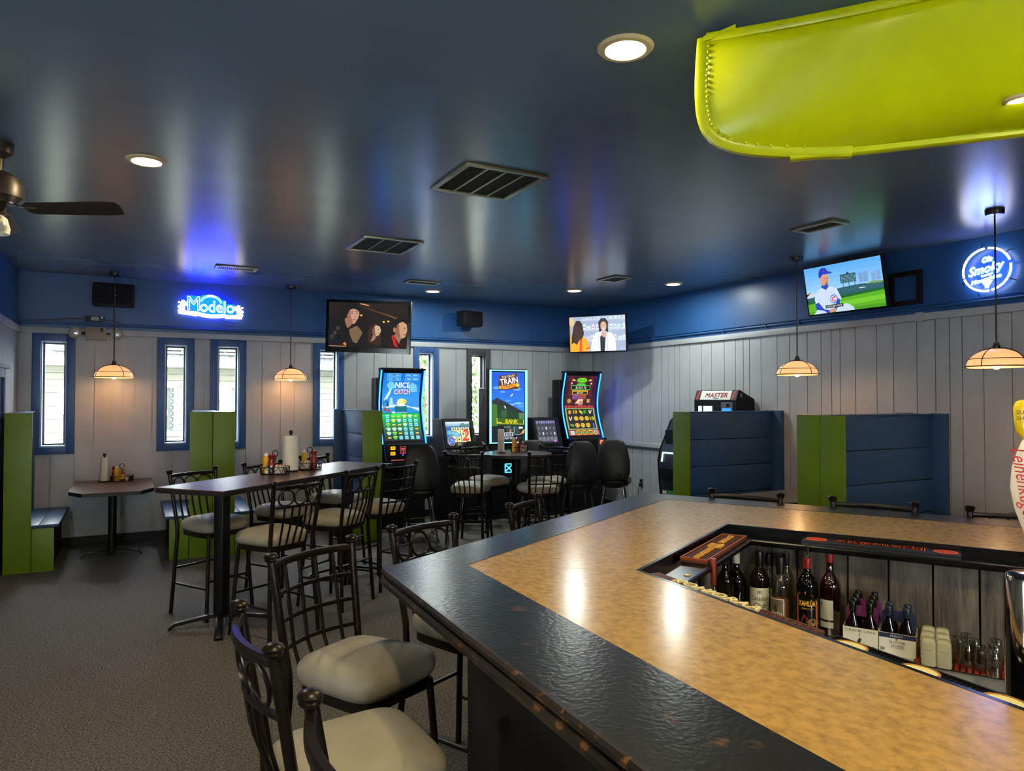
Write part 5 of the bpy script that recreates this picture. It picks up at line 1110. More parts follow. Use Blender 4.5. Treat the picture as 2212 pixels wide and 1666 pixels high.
# ---------------------------------------------------------------- padded gaming chairs
PAD = mat('black_vinyl', (20, 20, 21), 0.42, bump=0.06, bscale=220)
def gchair_proto():
    t = thing('gaming_chair', '', 'chair')
    M = Matrix.Translation((0, -0.23, 0.62)) @ Matrix.Rotation(R(-9), 4, 'X')
    out = [(-0.19, 0.0), (-0.225, 0.10), (-0.225, 0.26), (-0.185, 0.44), (-0.14, 0.52), (-0.09, 0.545), (0.09, 0.545), (0.14, 0.52), (0.185, 0.44), (0.225, 0.26), (0.225, 0.10), (0.19, 0.0)]
    mb = MB(); n = len(out); lay = [(0.90, -0.045), (1.0, -0.03), (1.0, 0.02), (0.93, 0.045), (0.7, 0.055)]
    for k, y in lay: mb.v += [tuple(M @ Vector((x * k, y, 0.27 + (z - 0.27) * k))) for x, z in out]
    mb.f = [(j * n + i, j * n + (i + 1) % n, (j + 1) * n + (i + 1) % n, (j + 1) * n + i) for j in range(len(lay) - 1) for i in range(n)] + [tuple(range(n))[::-1], tuple(range((len(lay) - 1) * n, len(lay) * n))]
    mb.build('backrest', PAD, t, ang=60)
    mb = MB(); rings = [superseat(k, z) for k, z in [(0.95, 0.535), (1.06, 0.55), (1.1, 0.585), (1.06, 0.62), (0.9, 0.638), (0.4, 0.648)]]; n = 36
    mb.v = [p for r_ in rings for p in r_]
    mb.f = [(j * n + i, j * n + (i + 1) % n, (j + 1) * n + (i + 1) % n, (j + 1) * n + i) for j in range(5) for i in range(n)] + [tuple(range(n))[::-1], tuple(range(5 * n, 6 * n))]
    mb.build('seat', PAD, t, ang=80)
    for s in (-1, 1):
        MB().tube([(s * 0.1, -0.1, 0.53), (s * 0.1, -0.25, 0.55), (s * 0.1, -0.27, 0.72)], 0.014, 8, flat=(0.018, 0.006), up=(1, 0, 0)).build('back_bracket', BLACK, t)
        for q in (-1, 1): MB().tube([(s * 0.12, q * 0.12, 0.535), (s * 0.2, q * 0.2, 0.02), (s * 0.215, q * 0.215, 0.0)], 0.013, 8).build('leg', mat('dark_chrome', (120, 120, 124), 0.2, metal=1), t)
    MB().cyl((0, 0, 0.5), (0, 0, 0.54), 0.12, n=18).build('swivel_plate', BLACK, t)
    MB().tube([(0.185, 0.185, 0.22), (-0.185, 0.185, 0.22), (-0.185, -0.185, 0.22), (0.185, -0.185, 0.22)], 0.009, 8, closed=True).build('foot_rail', mat('dark_chrome'), t)
    return t
gc = gchair_proto(); GG = 'black padded gaming chairs'
gc.location = (3.13, 8.28, 0); gc.rotation_euler = (0, 0, R(-14)); gc['label'] = 'black padded gaming chair in front of the fishing slot machine'; gc['group'] = GG
dup(gc, (4.02, 8.62, 0), R(-20), 'black padded gaming chair facing the slot machine with the wave screen', GG)
dup(gc, (4.80, 8.52, 0), R(-8), 'black padded gaming chair facing the cyan framed slot machine', GG)
dup(gc, (5.25, 7.98, 0), R(-16), 'black padded gaming chair facing the dim grid screen slot machine', GG)
dup(gc, (5.90, 8.05, 0), R(-40), 'black padded gaming chair nearest the white right wall', GG)

# ---------------------------------------------------------------- condiments and paper towels
PAPER = mat('paper_towel', (232, 226, 208), 0.85, bump=0.25, bscale=180)
def roll(lab, loc, r, h, knob=True):
    t = thing('paper_towel_roll', lab, 'paper towel', loc)
    MB().lathe([(0.018, 0.014), (r, 0.014), (r + 0.001, h * 0.5), (r, 0.014 + h), (0.018, 0.014 + h), (0.018, 0.014)], 28, caps=False).build('roll', PAPER, t)
    MB().tube([(r * math.cos(a) * 1.03, r * math.sin(a) * 1.03, 0.014 + h * 0.5) for a in (2.2, 2.4, 2.6, 2.8)], 0.02, 8, flat=(0.0015, h * 0.5)).build('loose_sheet', PAPER, t, False)
    MB().lathe([(0.001, 0), (0.062, 0), (0.062, 0.008), (0.02, 0.013), (0.001, 0.013)], 20).build('base', IRON, t)
    MB().cyl((0, 0, 0.01), (0, 0, h + 0.03), 0.008).build('rod', IRON, t)
    if knob: MB().lathe([(0.008, h + 0.014), (0.010, h + 0.03), (0.017, h + 0.04), (0.017, h + 0.052), (0.010, h + 0.06), (0.0005, h + 0.062)], 16).build('knob', IRON, t)
WIRE = mat('black_wire', (14, 14, 15), 0.4, metal=0.4)
def caddy(lab, loc, rz, hx, hy):
    t = thing('condiment_caddy', lab, 'caddy', loc, rz)
    rim = [(hx * math.copysign(abs(math.cos(a)) ** 0.5, math.cos(a)), hy * math.copysign(abs(math.sin(a)) ** 0.5, math.sin(a))) for a in [2 * math.pi * i / 24 for i in range(24)]]
    MB().prism([(x * 0.97, y * 0.97) for x, y in rim], 0.001, 0.006).build('floor_plate', WIRE, t, False)
    for z in (0.008, 0.062): MB().tube([(x, y, z) for x, y in rim], 0.003, 6, closed=True).build('rim_wire', WIRE, t)
    mb = MB()
    for i in range(24):
        a, b = rim[i], rim[(i + 1) % 24]
        if i % 2: a, b = b, a
        mb.tube([(a[0], a[1], 0.008), (b[0], b[1], 0.062)], 0.0025, 5)
    mb.build('side_wires', WIRE, t)
    MB().tube([(0, 0, 0.005), (0, 0, 0.15)] + [(0.024 * math.sin(R(a)), 0, 0.176 - 0.026 * math.cos(R(a))) for a in range(0, 341, 20)], 0.004, 6).build('handle', WIRE, t)
    return t
def lathe_bottle(name, lab, cat, loc, body, bm, cap, cm, extra=None):
    t = thing(name, lab, cat, loc)
    MB().lathe(body, 20).build('bottle', bm, t); MB().lathe(cap, 16).build('cap', cm, t)
    if extra: MB().lathe(extra[0], 20, caps=False).build('label', extra[1], t)
    return t
MUST = mat('mustard_plastic', (226, 168, 20), 0.35); KETC = mat('ketchup_plastic', (118, 20, 24), 0.3); WCAP = mat('white_cap', (235, 230, 220), 0.4); SAUCE = mat('hot_sauce_glass', (150, 50, 24), 0.15); YLAB = mat('yellow_label', (238, 190, 50), 0.5); AMB = mat('amber_oil', (190, 120, 20), 0.12)
def mustard(lab, loc, k=1.0): lathe_bottle('mustard_bottle', lab, 'bottle', loc, [(0.001, 0), (0.03 * k, 0), (0.031 * k, 0.06), (0.026 * k, 0.075), (0.031 * k, 0.1), (0.029 * k, 0.125), (0.019 * k, 0.145), (0.001, 0.145)], MUST, [(0.019 * k, 0.145), (0.02 * k, 0.162), (0.006, 0.168), (0.004, 0.178), (0.0005, 0.178)], WCAP)
def ketchup(lab, loc): lathe_bottle('ketchup_bottle', lab, 'bottle', loc, [(0.001, 0), (0.03, 0), (0.031, 0.09), (0.022, 0.12), (0.024, 0.135), (0.001, 0.135)], KETC, [(0.026, 0.135), (0.03, 0.15), (0.03, 0.158), (0.027, 0.163), (0.0005, 0.163)], KETC)
def sauce(lab, loc): lathe_bottle('hot_sauce_bottle', lab, 'bottle', loc, [(0.001, 0), (0.022, 0), (0.022, 0.085), (0.01, 0.115), (0.009, 0.14), (0.001, 0.14)], SAUCE, [(0.011, 0.14), (0.012, 0.165), (0.0005, 0.166)], mat('orange_cap', (228, 170, 120), 0.5), ([(0.0225, 0.02), (0.0225, 0.075)], YLAB))
def shaker(lab, loc, m): lathe_bottle('shaker', lab, 'shaker', loc, [(0.001, 0), (0.016, 0), (0.017, 0.04), (0.013, 0.055), (0.001, 0.055)], m, [(0.015, 0.055), (0.015, 0.066), (0.01, 0.072), (0.0005, 0.073)], CHROME)
def packets(lab, loc, rz, m):
    t = thing('sweetener_box', lab, 'packet box', loc, rz); wbox('tray', (-0.04, -0.025, 0), (0.04, 0.025, 0.06), mat('clear_plastic', (190, 180, 165), 0.3), t, 0.004)
    for i in range(9): MB().box((-0.034 + i * 0.0085, 0.002 * (-1) ** i, 0.05), (0.005, 0.042, 0.05), R(3 * (-1) ** i)).build('packet', m if i % 3 else mat('red_packet', (200, 80, 80), 0.6), t, False)
SALT = mat('salt_glass', (225, 225, 222), 0.15); PEP = mat('pepper_glass', (60, 55, 52), 0.15); CREAMP = mat('cream_packet', (230, 205, 160), 0.6); PINKP = mat('pink_packet', (225, 150, 150), 0.6)
zt = 1.0702
def off(p, dx, dy, z): return (p[0] + dx, p[1] + dy, z)
c1 = (1.10, 6.40); caddy('black wire condiment caddy left of the big paper towel roll', (c1[0], c1[1], zt), R(-28), 0.115, 0.085)
q = zt + 0.0065
def loc2(c, rz, u, v, z): return (c[0] + u * math.cos(rz) - v * math.sin(rz), c[1] + u * math.sin(rz) + v * math.cos(rz), z)
a_ = R(-28)
mustard('yellow mustard bottle with white cap in the caddy by the big paper towel roll', loc2(c1, a_, -0.085, 0.02, q), 1.0)
sauce('hot sauce bottle with yellow label in the caddy by the big paper towel roll', loc2(c1, a_, -0.038, 0.045, q))
ketchup('upright dark red ketchup bottle in the caddy left of the big paper towel roll', loc2(c1, a_, -0.022, -0.022, q))
shaker('salt shaker in the caddy left of the big paper towel roll', loc2(c1, a_, -0.05, -0.062, q), SALT); shaker('pepper shaker in the caddy left of the big paper towel roll', loc2(c1, a_, -0.012, -0.065, q), PEP)
packets('cream and red sweetener packets in the caddy left of the big paper towel roll', loc2(c1, a_, 0.055, -0.038, q), a_, CREAMP)
roll('large paper towel roll on the long high table', (1.262, 6.56, zt), 0.066, 0.305)
c2 = (1.45, 6.66); caddy('black wire condiment caddy right of the big paper towel roll', (c2[0], c2[1], zt), R(-28), 0.1, 0.08)
ketchup('dark red ketchup bottle in the caddy right of the big paper towel roll', loc2(c2, a_, 0.03, 0.03, q)); mustard('mustard bottle half hidden behind the big paper towel roll', loc2(c2, a_, -0.06, 0.035, q), 0.9); shaker('salt shaker in the caddy right of the big paper towel roll', loc2(c2, a_, -0.02, 0.05, q), SALT); packets('cream packets in the caddy right of the big paper towel roll', loc2(c2, a_, -0.03, -0.04, q), a_, CREAMP)
c3 = (4.17, 7.62); caddy('black wire condiment caddy on the round table', (c3[0], c3[1], zt), R(-28), 0.105, 0.08)
lathe_bottle('sauce_bottle', 'amber sauce bottle in the caddy on the round table', 'bottle', loc2(c3, a_, -0.055, 0.0, q), [(0.001, 0), (0.032, 0), (0.032, 0.1), (0.014, 0.14), (0.012, 0.17), (0.001, 0.17)], AMB, [(0.014, 0.17), (0.014, 0.195), (0.0005, 0.196)], BLACK)
mustard('mustard bottle at the left of the caddy on the round table', loc2(c3, a_, -0.07, -0.058, q), 0.7); ketchup('ketchup bottle at the back of the caddy on the round table', loc2(c3, a_, 0.015, 0.045, q)); packets('pink packets in the caddy on the round table', loc2(c3, a_, 0.05, -0.02, q), a_, PINKP)
roll('slim paper towel roll on the round table', (3.90, 7.58, zt), 0.038, 0.27, False)
zd = 0.7502; qd = zd + 0.0065
roll('white paper towel roll on the left dining table', (-0.27, 9.58, zd), 0.04, 0.27)
c4 = (-0.09, 9.58); caddy('black wire condiment caddy on the left dining table', (c4[0], c4[1], zd), R(-5), 0.12, 0.085)
mustard('dull yellow mustard bottle on the left dining table', loc2(c4, 0, -0.05, -0.03, qd), 1.15); sauce('brown sauce bottle on the left dining table', loc2(c4, 0, 0.01, -0.02, qd)); ketchup('maroon ketchup bottle at the back of the left dining table caddy', loc2(c4, 0, -0.075, 0.035, qd))
shaker('salt shaker on the left dining table', loc2(c4, 0, 0.055, -0.03, qd), SALT); shaker('pepper shaker on the left dining table', loc2(c4, 0, 0.09, -0.01, qd), PEP)
# ---------------------------------------------------------------- the bar
BZ = 1.09
n1 = Vector((-0.99939, 0.03498)); n2 = Vector((-0.489, 0.8722)); n3 = Vector((0.8722, 0.489))
c1_, c2_, c3_ = -0.7415, 1.832, 4.50
u2 = Vector((0.8722, 0.489)); u3 = Vector((0.489, -0.8722))
def isect(na, ca_, nb, cb):
    d = na.x * nb.y - na.y * nb.x; return Vector(((ca_ * nb.y - na.y * cb) / d, (na.x * cb - ca_ * nb.x) / d))
def ring(w1, w2, w3):
    a, b, c = c1_ - w1, c2_ - w2, c3_ - w3
    A = isect(n1, a, Vector((0, 1)), -1.2); B = isect(n1, a, n2, b); C = isect(n2, b, n3, c); D = isect(n3, c, u3, 1.75)
    return [A, B, C, D]
def on3(x, y, w): d = ray(x, y); q = Vector((d.x, d.y)); t = (c3_ - w) / n3.dot(q); return _C + d * t
def on2(x, y, w): d = ray(x, y); q = Vector((d.x, d.y)); t = (c2_ - w) / n2.dot(q); return _C + d * t
O, T, I, RI = ring(0, 0, 0), ring(0.302, 0.227, 0.214), ring(0.827, 0.795, 0.875), ring(0.922, 0.955, 1.035)
TAN = mat('tan_mottled_laminate', (184, 146, 82), 0.2, vscale=42, col2=(142, 112, 64), ramp=(0.28, 0.60), bump=0.015, bscale=30, rvar=0.03, stretch=(1.0, 0.8, 1))
DARK = mat('worn_black_bar_edge', (30, 31, 34), 0.24, vscale=11, col2=(78, 60, 46), ramp=(0.30, 0.40), bump=0.10, bscale=75)
MOULD = mat('worn_edge_moulding', (30, 25, 22), 0.28, vscale=22, col2=(140, 98, 50), ramp=(0.24, 0.44))
BASE = mat('black_brown_bar_front', (22, 20, 18), 0.5, var=0.2, vscale=4)
RAILM = mat('gloss_black_rail', (14, 14, 16), 0.22)
bar = thing('bar_counter', 'long angled bar with tan top and worn black edge', 'bar counter')
def quad(a, b, i): return [a[i], a[i + 1], b[i + 1], b[i]]
for i in range(3):
    e = MB().prism([(p.x, p.y) for p in quad(O, T, i)], BZ - 0.045, BZ).build('edge_board', DARK, bar, False)
    MB().tube([(O[i].x, O[i].y, BZ - 0.012), (O[i + 1].x, O[i + 1].y, BZ - 0.012)], 0.013, 8).tube([(O[i].x, O[i].y, BZ - 0.046), (O[i + 1].x, O[i + 1].y, BZ - 0.046)], 0.017, 8).build('edge_moulding', MOULD, e)
    q = [Vector(p) for p in quad(T, I, i)]; c = sum(q, Vector((0, 0))) / 4
    q = [p + (c - p).normalized() * 0.0012 for p in q]
    MB().prism([(p.x, p.y) for p in q], BZ - 0.045, BZ - 0.0015).build('worktop', TAN, bar, False)
    Ii = ring(0.842, 0.81, 0.89)
    MB().prism([(p.x, p.y) for p in quad(I, Ii, i)], BZ - 0.05, BZ - 0.001).build('inner_lip', RAILM, bar, False)
    MB().prism([(p.x, p.y) for p in quad(Ii, RI, i)], BZ - 0.065, BZ - 0.042).build('drip_rail', RAILM, bar, False)
    MB().tube([(RI[i].x, RI[i].y, BZ - 0.046), (RI[i + 1].x, RI[i + 1].y, BZ - 0.046)], 0.009, 8).build('rail_bead', RAILM, bar)
B0, B1 = ring(0.302, 0.227, 0.46), ring(0.342, 0.267, 0.50)
for i in range(3):
    MB().prism([(p.x, p.y) for p in quad(B0, B1, i)], 0.0, BZ - 0.046).build('front_panel', BASE, bar, False)
P0, P1 = ring(0.887, 0.825, 0.905), ring(0.857, 0.795, 0.875)
PLK = mat('weathered_grey_plank', (120, 112, 98), 0.8, vscale=3.0, col2=(58, 54, 52), ramp=(0.3, 0.66), bump=0.5, bscale=10, stretch=(7, 7, 1))
MB().prism([(p.x, p.y) for p in [P1[2], P1[3], ring(.857, .795, .855)[3], ring(.857, .795, .855)[2]]], 0.0, BZ - 0.046).build('plank_backing', RAILM, bar, False)
us = [0.0] + [ (Vector(on3(x, 1230, 0.905)[:2]) - P0[2]).dot(u3) for x in (1667, 1722, 1831, 1919, 2015, 2116, 2200)] + [1.5, 1.7, 1.95]
for a, b in zip(us, us[1:]):
    g = 0.004; r_ = random.uniform(-0.004, 0.003)
    p = [P0[2] + u3 * (a + g) + n3 * r_, P0[2] + u3 * (b - g) + n3 * r_, P0[2] + u3 * (b - g) + n3 * 0.03, P0[2] + u3 * (a + g) + n3 * 0.03]
    MB().prism([(v.x, v.y) for v in p], 0.4, BZ - 0.046).build('plank', PLK, bar, False)
L2_ = (P0[2] - P0[1]).dot(u2)
for k in range(7):
    a, b = k * L2_ / 7, (k + 1) * L2_ / 7; p = [P0[1] + u2 * (a + 0.004), P0[1] + u2 * (b - 0.004), P0[1] + u2 * (b - 0.004) + n2 * 0.03, P0[1] + u2 * (a + 0.004) + n2 * 0.03]
    MB().prism([(v.x, v.y) for v in p], 0.4, BZ - 0.046).build('plank', PLK, bar, False)
# steel under-bar
SZ = 0.66
ub = thing('underbar_counter', 'stainless steel under bar counter and sink inside the bar', 'counter')
S0, S1, S2 = ring(0.90, 0.835, 0.915), ring(0.97, 1.045, 1.235), ring(0.97, 1.325, 1.70)
MB().prism([(p.x, p.y) for p in quad(S0, S1, 2)], SZ - 0.03, SZ).build('bottle_shelf', STEEL, ub, False)
MB().prism([(p.x, p.y) for p in quad(S0, S1, 1)], SZ - 0.03, SZ).build('bottle_shelf', STEEL, ub, False)
MB().prism([(p.x, p.y) for p in quad(S1, ring(0.97, 1.055, 1.245), 2)], SZ - 0.12, SZ - 0.001).build('apron', STEEL, ub, False)
MB().prism([(p.x, p.y) for p in quad(S1, S2, 2)], SZ - 0.13, SZ - 0.11).build('sink_deck', STEEL, ub, False)
MB().tube([(S2[2].x, S2[2].y, SZ - 0.105), (S2[3].x, S2[3].y, SZ - 0.105)], 0.012, 8).build('rolled_rim', STEEL, ub)
MB().prism([(p.x, p.y) for p in quad(ring(0.97, 0.855, 0.935), ring(0.97, 1.025, 1.215), 2)], 0.0, SZ - 0.031).build('cabinet', mat('dark_steel', (70, 72, 76), 0.4, metal=0.6), ub, False)
def at3(px, py, w, z): p = on3(px, py, w); return Vector((p.x, p.y, z))
fp = at3(2110, 1455, 1.36, SZ - 0.11)
ft = thing('sink_faucet', 'small bent chrome faucet over the bar sink', 'faucet', fp, R(-60.7))
MB().lathe([(0.001, 0), (0.022, 0), (0.022, 0.012), (0.012, 0.02), (0.001, 0.02)], 16).build('base', CHROME, ft)
MB().tube([(0, 0, 0.01), (0, 0, 0.06), (0.012, 0, 0.085), (0.04, 0, 0.10), (0.10, 0, 0.10), (0.14, 0, 0.095)], 0.009, 10).build('spout', CHROME, ft)
MB().tube([(0.02, 0.02, 0.02), (0.02, 0.03, 0.04)], 0.008, 8).build('lever', CHROME, ft)
rk = thing('speed_rack', 'row of small chrome upright guards by the bar sink', 'rack', at3(2158, 1478, 1.42, SZ - 0.11), R(-60.7))
wbox('base_strip', (-0.05, -0.02, 0), (0.09, 0.02, 0.006), STEEL, rk)
for k in range(4):
    x = -0.035 + 0.035 * k; MB().tube([(x - 0.01, 0, 0.005), (x - 0.01, 0, 0.055), (x, 0, 0.065), (x + 0.01, 0, 0.055), (x + 0.01, 0, 0.005)], 0.004, 6).build('guard', CHROME, rk)

# ---------------------------------------------------------------- mats on the bar rail
def flatM(o, X, Z): return Matrix(((X[0], 0, Z[0], o[0]), (X[1], 0, Z[1], o[1]), (0, -1, 0, o[2]), (0, 0, 0, 1)))
BRM = mat('brown_rubber', (150, 70, 28), 0.4); BRM2 = mat('dark_brown_rubber', (92, 54, 40), 0.4); BKM = mat('black_rubber', (20, 21, 23), 0.45)
RZ = BZ - 0.0415
def bar_mat(lab, o, X, Z, L, W, m, rimm, nubs, ribs=False):
    t = thing('bar_mat', lab, 'bar mat'); t.matrix_world = Matrix(((X[0], Z[0], 0, o[0]), (X[1], Z[1], 0, o[1]), (0, 0, 1, o[2]), (0, 0, 0, 1)))
    wbox('base', (-L / 2, -W / 2, 0), (L / 2, W / 2, 0.012), m, t, 0.003)
    rim = MB()
    for p, q in (((-L / 2, -W / 2, 0.012), (L / 2, -W / 2 + 0.006, 0.022)), ((-L / 2, W / 2 - 0.006, 0.012), (L / 2, W / 2, 0.022)), ((-L / 2, -W / 2 + 0.006, 0.012), (-L / 2 + 0.006, W / 2 - 0.006, 0.022)), ((L / 2 - 0.006, -W / 2 + 0.006, 0.012), (L / 2, W / 2 - 0.006, 0.022))): rim.b2(p, q)
    rim.build('rim', rimm, t, False)
    mb = MB()
    if ribs:
        n = int(L / 0.011)
        for i in range(n): x = -L / 2 + 0.012 + i * (L - 0.024) / (n - 1); mb.b2((x - 0.0025, -W / 2 + 0.006, 0.012), (x + 0.0025, W / 2 - 0.006, 0.024))
        mb.build('ribs', m, t, False)
    elif nubs:
        nx, ny = int(L / 0.012), int(W / 0.012)
        for i in range(nx):
            for j in range(ny): mb.box((-L / 2 + 0.012 + i * (L - 0.024) / (nx - 1), -W / 2 + 0.012 + j * (W - 0.024) / (ny - 1), 0.0145), (0.006, 0.006, 0.005))
        o_ = mb.build('nubs', m, t, False); tag(o_, kind='stuff')
    return t
# far side: black mat with orange letters, read from the far side
cM = I[2] * 0 + ((Vector(onz(1760, 1157, RZ)[:2]) + Vector(onz(2072, 1184, RZ)[:2])) / 2)
w0 = c3_ - n3.dot(cM); cM = cM + n3 * (w0 - 0.962)
LJ = 0.62
t = bar_mat('black rubber bar mat with orange blackletter name', (cM.x, cM.y, RZ), (-u3.x, -u3.y), (-n3.x, -n3.y), LJ, 0.125, BKM, BKM, False)
wbox('pad', (-LJ / 2 + 0.006, -0.0565, 0.012), (LJ / 2 - 0.006, 0.0565, 0.0215), BKM, t)
p = Pic(step=0.0005); p.text((255, 104, 36), 'Jägermeister', 0, 0, 0.07, 1, wd=0.37, bold=0.003)
for s in (-1, 1): p.ell((238, 96, 30), s * 0.255, 0, 0.046, 0.044, 1); p.ell((200, 60, 14), s * 0.255, 0, 0.035, 0.033, 2); p.text((245, 130, 40), 'V', s * 0.255, 0, 0.024, 3)
p.build('lettering', INK, t, Matrix(((1, 0, 0, 0), (0, 0, 1, 0), (0, -1, 0, 0.0225), (0, 0, 0, 1))))
# second side: brown mat with raised gold letters
cM = (Vector(onz(1440, 1205, RZ + 0.02)[:2]) + Vector(onz(1583, 1152, RZ + 0.02)[:2])) / 2
w0 = c2_ - n2.dot(cM); cM = cM + n2 * (w0 - 0.885)
t = bar_mat('brown rubber bar mat with raised gold letters on the short bar side', (cM.x, cM.y, RZ), (-u2.x, -u2.y), (-n2.x, -n2.y), 0.60, 0.115, BRM2, BRM, True)
GOLD = mat('gold_rubber_letters', (226, 164, 60), 0.45)
def raised(t, txt, x, y, h, wd, m, z0=0.012, zh=0.012):
    vs, fs = glyphs(txt); a = min(v[0] for v in vs); b = max(v[0] for v in vs); k = h / 0.7; kx = wd / (b - a); nv_ = len(vs)
    mb = MB(); mb.v = [(x + (v[0] - (a + b) / 2) * kx, y + (v[1] - 0.35) * k, z0 + zh) for v in vs]; mb.f = list(fs)
    o_ = mb.build('raised_letters', m, t, False); md = o_.modifiers.new('depth', 'SOLIDIFY'); md.thickness = zh - 0.001; md.offset = -1
raised(t, 'BASIL', -0.16, 0, 0.024, 0.18, GOLD); raised(t, 'HAYDEN', 0.165, 0, 0.024, 0.21, GOLD)
mb = MB()
for x in (-0.03, -0.018, 0.008, 0.02): mb.b2((x - 0.004, -0.03, 0.012), (x + 0.004, 0.03, 0.024))
mb.b2((-0.034, -0.006, 0.012), (0.026, 0.006, 0.024)).build('emblem', GOLD, t, False)
# near side: ribbed brown mat, then the black mat with cream ovals
def at1(y, w): return Vector(((c1_ - w - n1.y * y) / n1.x, y))
d1 = Vector((-n1.y, n1.x))
cM = at1(1.72, 0.880)
t = bar_mat('ribbed dark brown bar mat with raised cream letters on the near rail', (cM.x, cM.y, RZ + 0.004), (d1.x, d1.y), (-n1.x, -n1.y), 0.74, 0.074, BRM2, BRM2, False, True)
raised(t, 'KOHIORAA', -0.03, 0.004, 0.045, 0.40, mat('cream_rubber_letters', (232, 216, 160), 0.45), 0.02, 0.012)
cM = at1(0.83, 0.880)
t = bar_mat('black rubber bar mat with cream oval badges on the near rail', (cM.x, cM.y, RZ + 0.004), (d1.x, d1.y), (-n1.x, -n1.y), 0.96, 0.074, BKM, BKM, True)
for k in range(4):
    x = 0.83 - (1.235 - k * 0.19); M = Matrix.Translation((x, -0.004, 0)) @ Matrix.Diagonal((1.0, 0.72, 1, 1))
    b_ = MB().lathe([(0.044, 0.012), (0.046, 0.024), (0.040, 0.024), (0.040, 0.018)], 28, M, caps=False).build('badge_rim', mat('gold_rim', (170, 120, 40), 0.4), t)
    MB().lathe([(0.040, 0.012), (0.040, 0.0225), (0.001, 0.0225)], 28, M).build('badge', mat('cream_badge', (222, 212, 150), 0.5, vscale=60, col2=(70, 60, 40), ramp=(0.28, 0.34)), t)

# ---------------------------------------------------------------- bottles inside the bar
def gl(nm, tint, g=0.1): return glassmat(nm, tint, g, 0.03)
DGL = mat('dark_brown_glass', (22, 12, 8), 0.06, coat=0.3); BKG = mat('black_glass', (10, 9, 9), 0.05); BCAP = mat('black_cap', (14, 14, 14), 0.3); RCAP = mat('red_cap', (120, 22, 22), 0.35); RFOIL = mat('red_foil', (150, 60, 40), 0.3, metal=0.4)
CLR = gl('clear_bottle_glass', (235, 238, 232)); WHIS = mat('whiskey', (150, 84, 22), 0.1); RUM = mat('dark_whiskey', (74, 26, 12), 0.08); POUR = gl('pourer_plastic', (200, 195, 185), 0.2); GOLDC = mat('gold_cap', (190, 145, 60), 0.3, metal=0.6); OLIVE = mat('olive_bottle', (70, 66, 30), 0.1)
def face(p): return math.atan2(-p.y, -p.x) + math.pi / 2
def bottle(lab, p, H, r, glass, cap, neck=0.22, liquid=None, fill=0.5, pourer=None, label=None, capn='cap', caph=0.13, sq=1.0, nr=0.36):
    t = thing('liquor_bottle', lab, 'bottle', (p.x, p.y, SZ + 0.0005), face(p), 'bottles on the under bar shelf')
    hb = H - (0.06 if pourer else 0); zs = hb * (1 - neck - 0.16)
    body = [(0.001, 0), (r * 0.92, 0), (r, 0.008), (r, zs), (r * 0.93, zs + hb * 0.05), (r * 0.66, zs + hb * 0.115), (r * nr, zs + hb * 0.17), (r * nr * 0.92, hb * (1 - caph)), (0.001, hb * (1 - caph))]
    S = Matrix.Diagonal((1, sq, 1, 1))
    MB().lathe(body, 24, S).build('glass', glass, t)
    if liquid: MB().lathe([(0.001, 0.004), (r * 0.93, 0.004), (r * 0.93, min(zs, hb * fill)), (0.001, min(zs, hb * fill))], 24, S).build('liquid', liquid, t)
    MB().lathe([(r * nr * 1.06, hb * (1 - caph) - 0.004), (r * nr * 1.12, hb - 0.004), (r * nr * 1.05, hb), (0.001, hb)], 18).build(capn, cap, t)
    if pourer: MB().lathe([(0.009, hb - 0.002), (0.014, hb + 0.006), (0.012, hb + 0.03), (0.010, hb + 0.055), (0.004, hb + 0.06), (0.0005, hb + 0.06)], 12).build('pourer', pourer, t)
    if label:
        rl = r + 0.0008
        pk = Pic(wrap=lambda x, z, o: ((rl + o) * math.sin(x / rl), -(rl + o) * math.cos(x / rl) * sq, z), step=0.0004, k=r); label(pk, H / r); pk.build('label', INK, t)
    return t
def lab_cc(p, h):
    p.rect((226, 222, 196), -1.35, 0.35, 1.35, 4.1, 0, 14)
    for dx in (-0.16, 0, 0.16): p.rect((90, 90, 60), dx - 0.05, 3.5, dx + 0.05, 3.85, 1)
    p.rect((90, 90, 60), -0.26, 3.44, 0.26, 3.52, 1); p.text((24, 22, 20), 'Canadian', 0, 3.0, 0.46, 1, shear=0.3, wd=1.75); p.text((24, 22, 20), 'Club', 0.05, 2.25, 0.52, 1, shear=0.3); p.text((24, 22, 20), '1858', 0, 1.5, 0.40, 1)
    for z, w_ in ((1.05, 0.5), (0.85, 0.42), (0.65, 0.62)): p.rect((120, 116, 100), -w_, z, w_, z + 0.07, 1, 4)
def lab_kahl(p, h):
    p.poly((232, 200, 120), [(-1.05, 0.35), (-1.05, 4.0), (-0.8, 4.25), (-0.2, 4.35), (0.5, 4.1), (0.95, 3.5), (1.05, 3.2), (1.05, 0.35)], 0); p.poly((196, 44, 20), [(-0.98, 0.42), (-0.98, 3.95), (-0.75, 4.15), (-0.2, 4.25), (0.45, 4.0), (0.88, 3.45), (0.98, 3.15), (0.98, 0.42)], 1)
    p.text((226, 176, 40), 'KAHLÚA', 0, 3.25, 0.5, 2, wd=1.5, bold=0.02); p.text((240, 190, 80), 'LICOR DE CAFE', 0, 2.75, 0.16, 2, wd=1.1); p.poly((110, 24, 14), [(-0.7, 1.2), (-0.35, 2.3), (0.0, 1.9), (0.2, 1.2)], 2); p.ell((120, 90, 40), 0.45, 1.45, 0.42, 0.4, 2); p.text((240, 190, 80), 'LIQUEUR', 0, 0.75, 0.18, 2, wd=1.2)
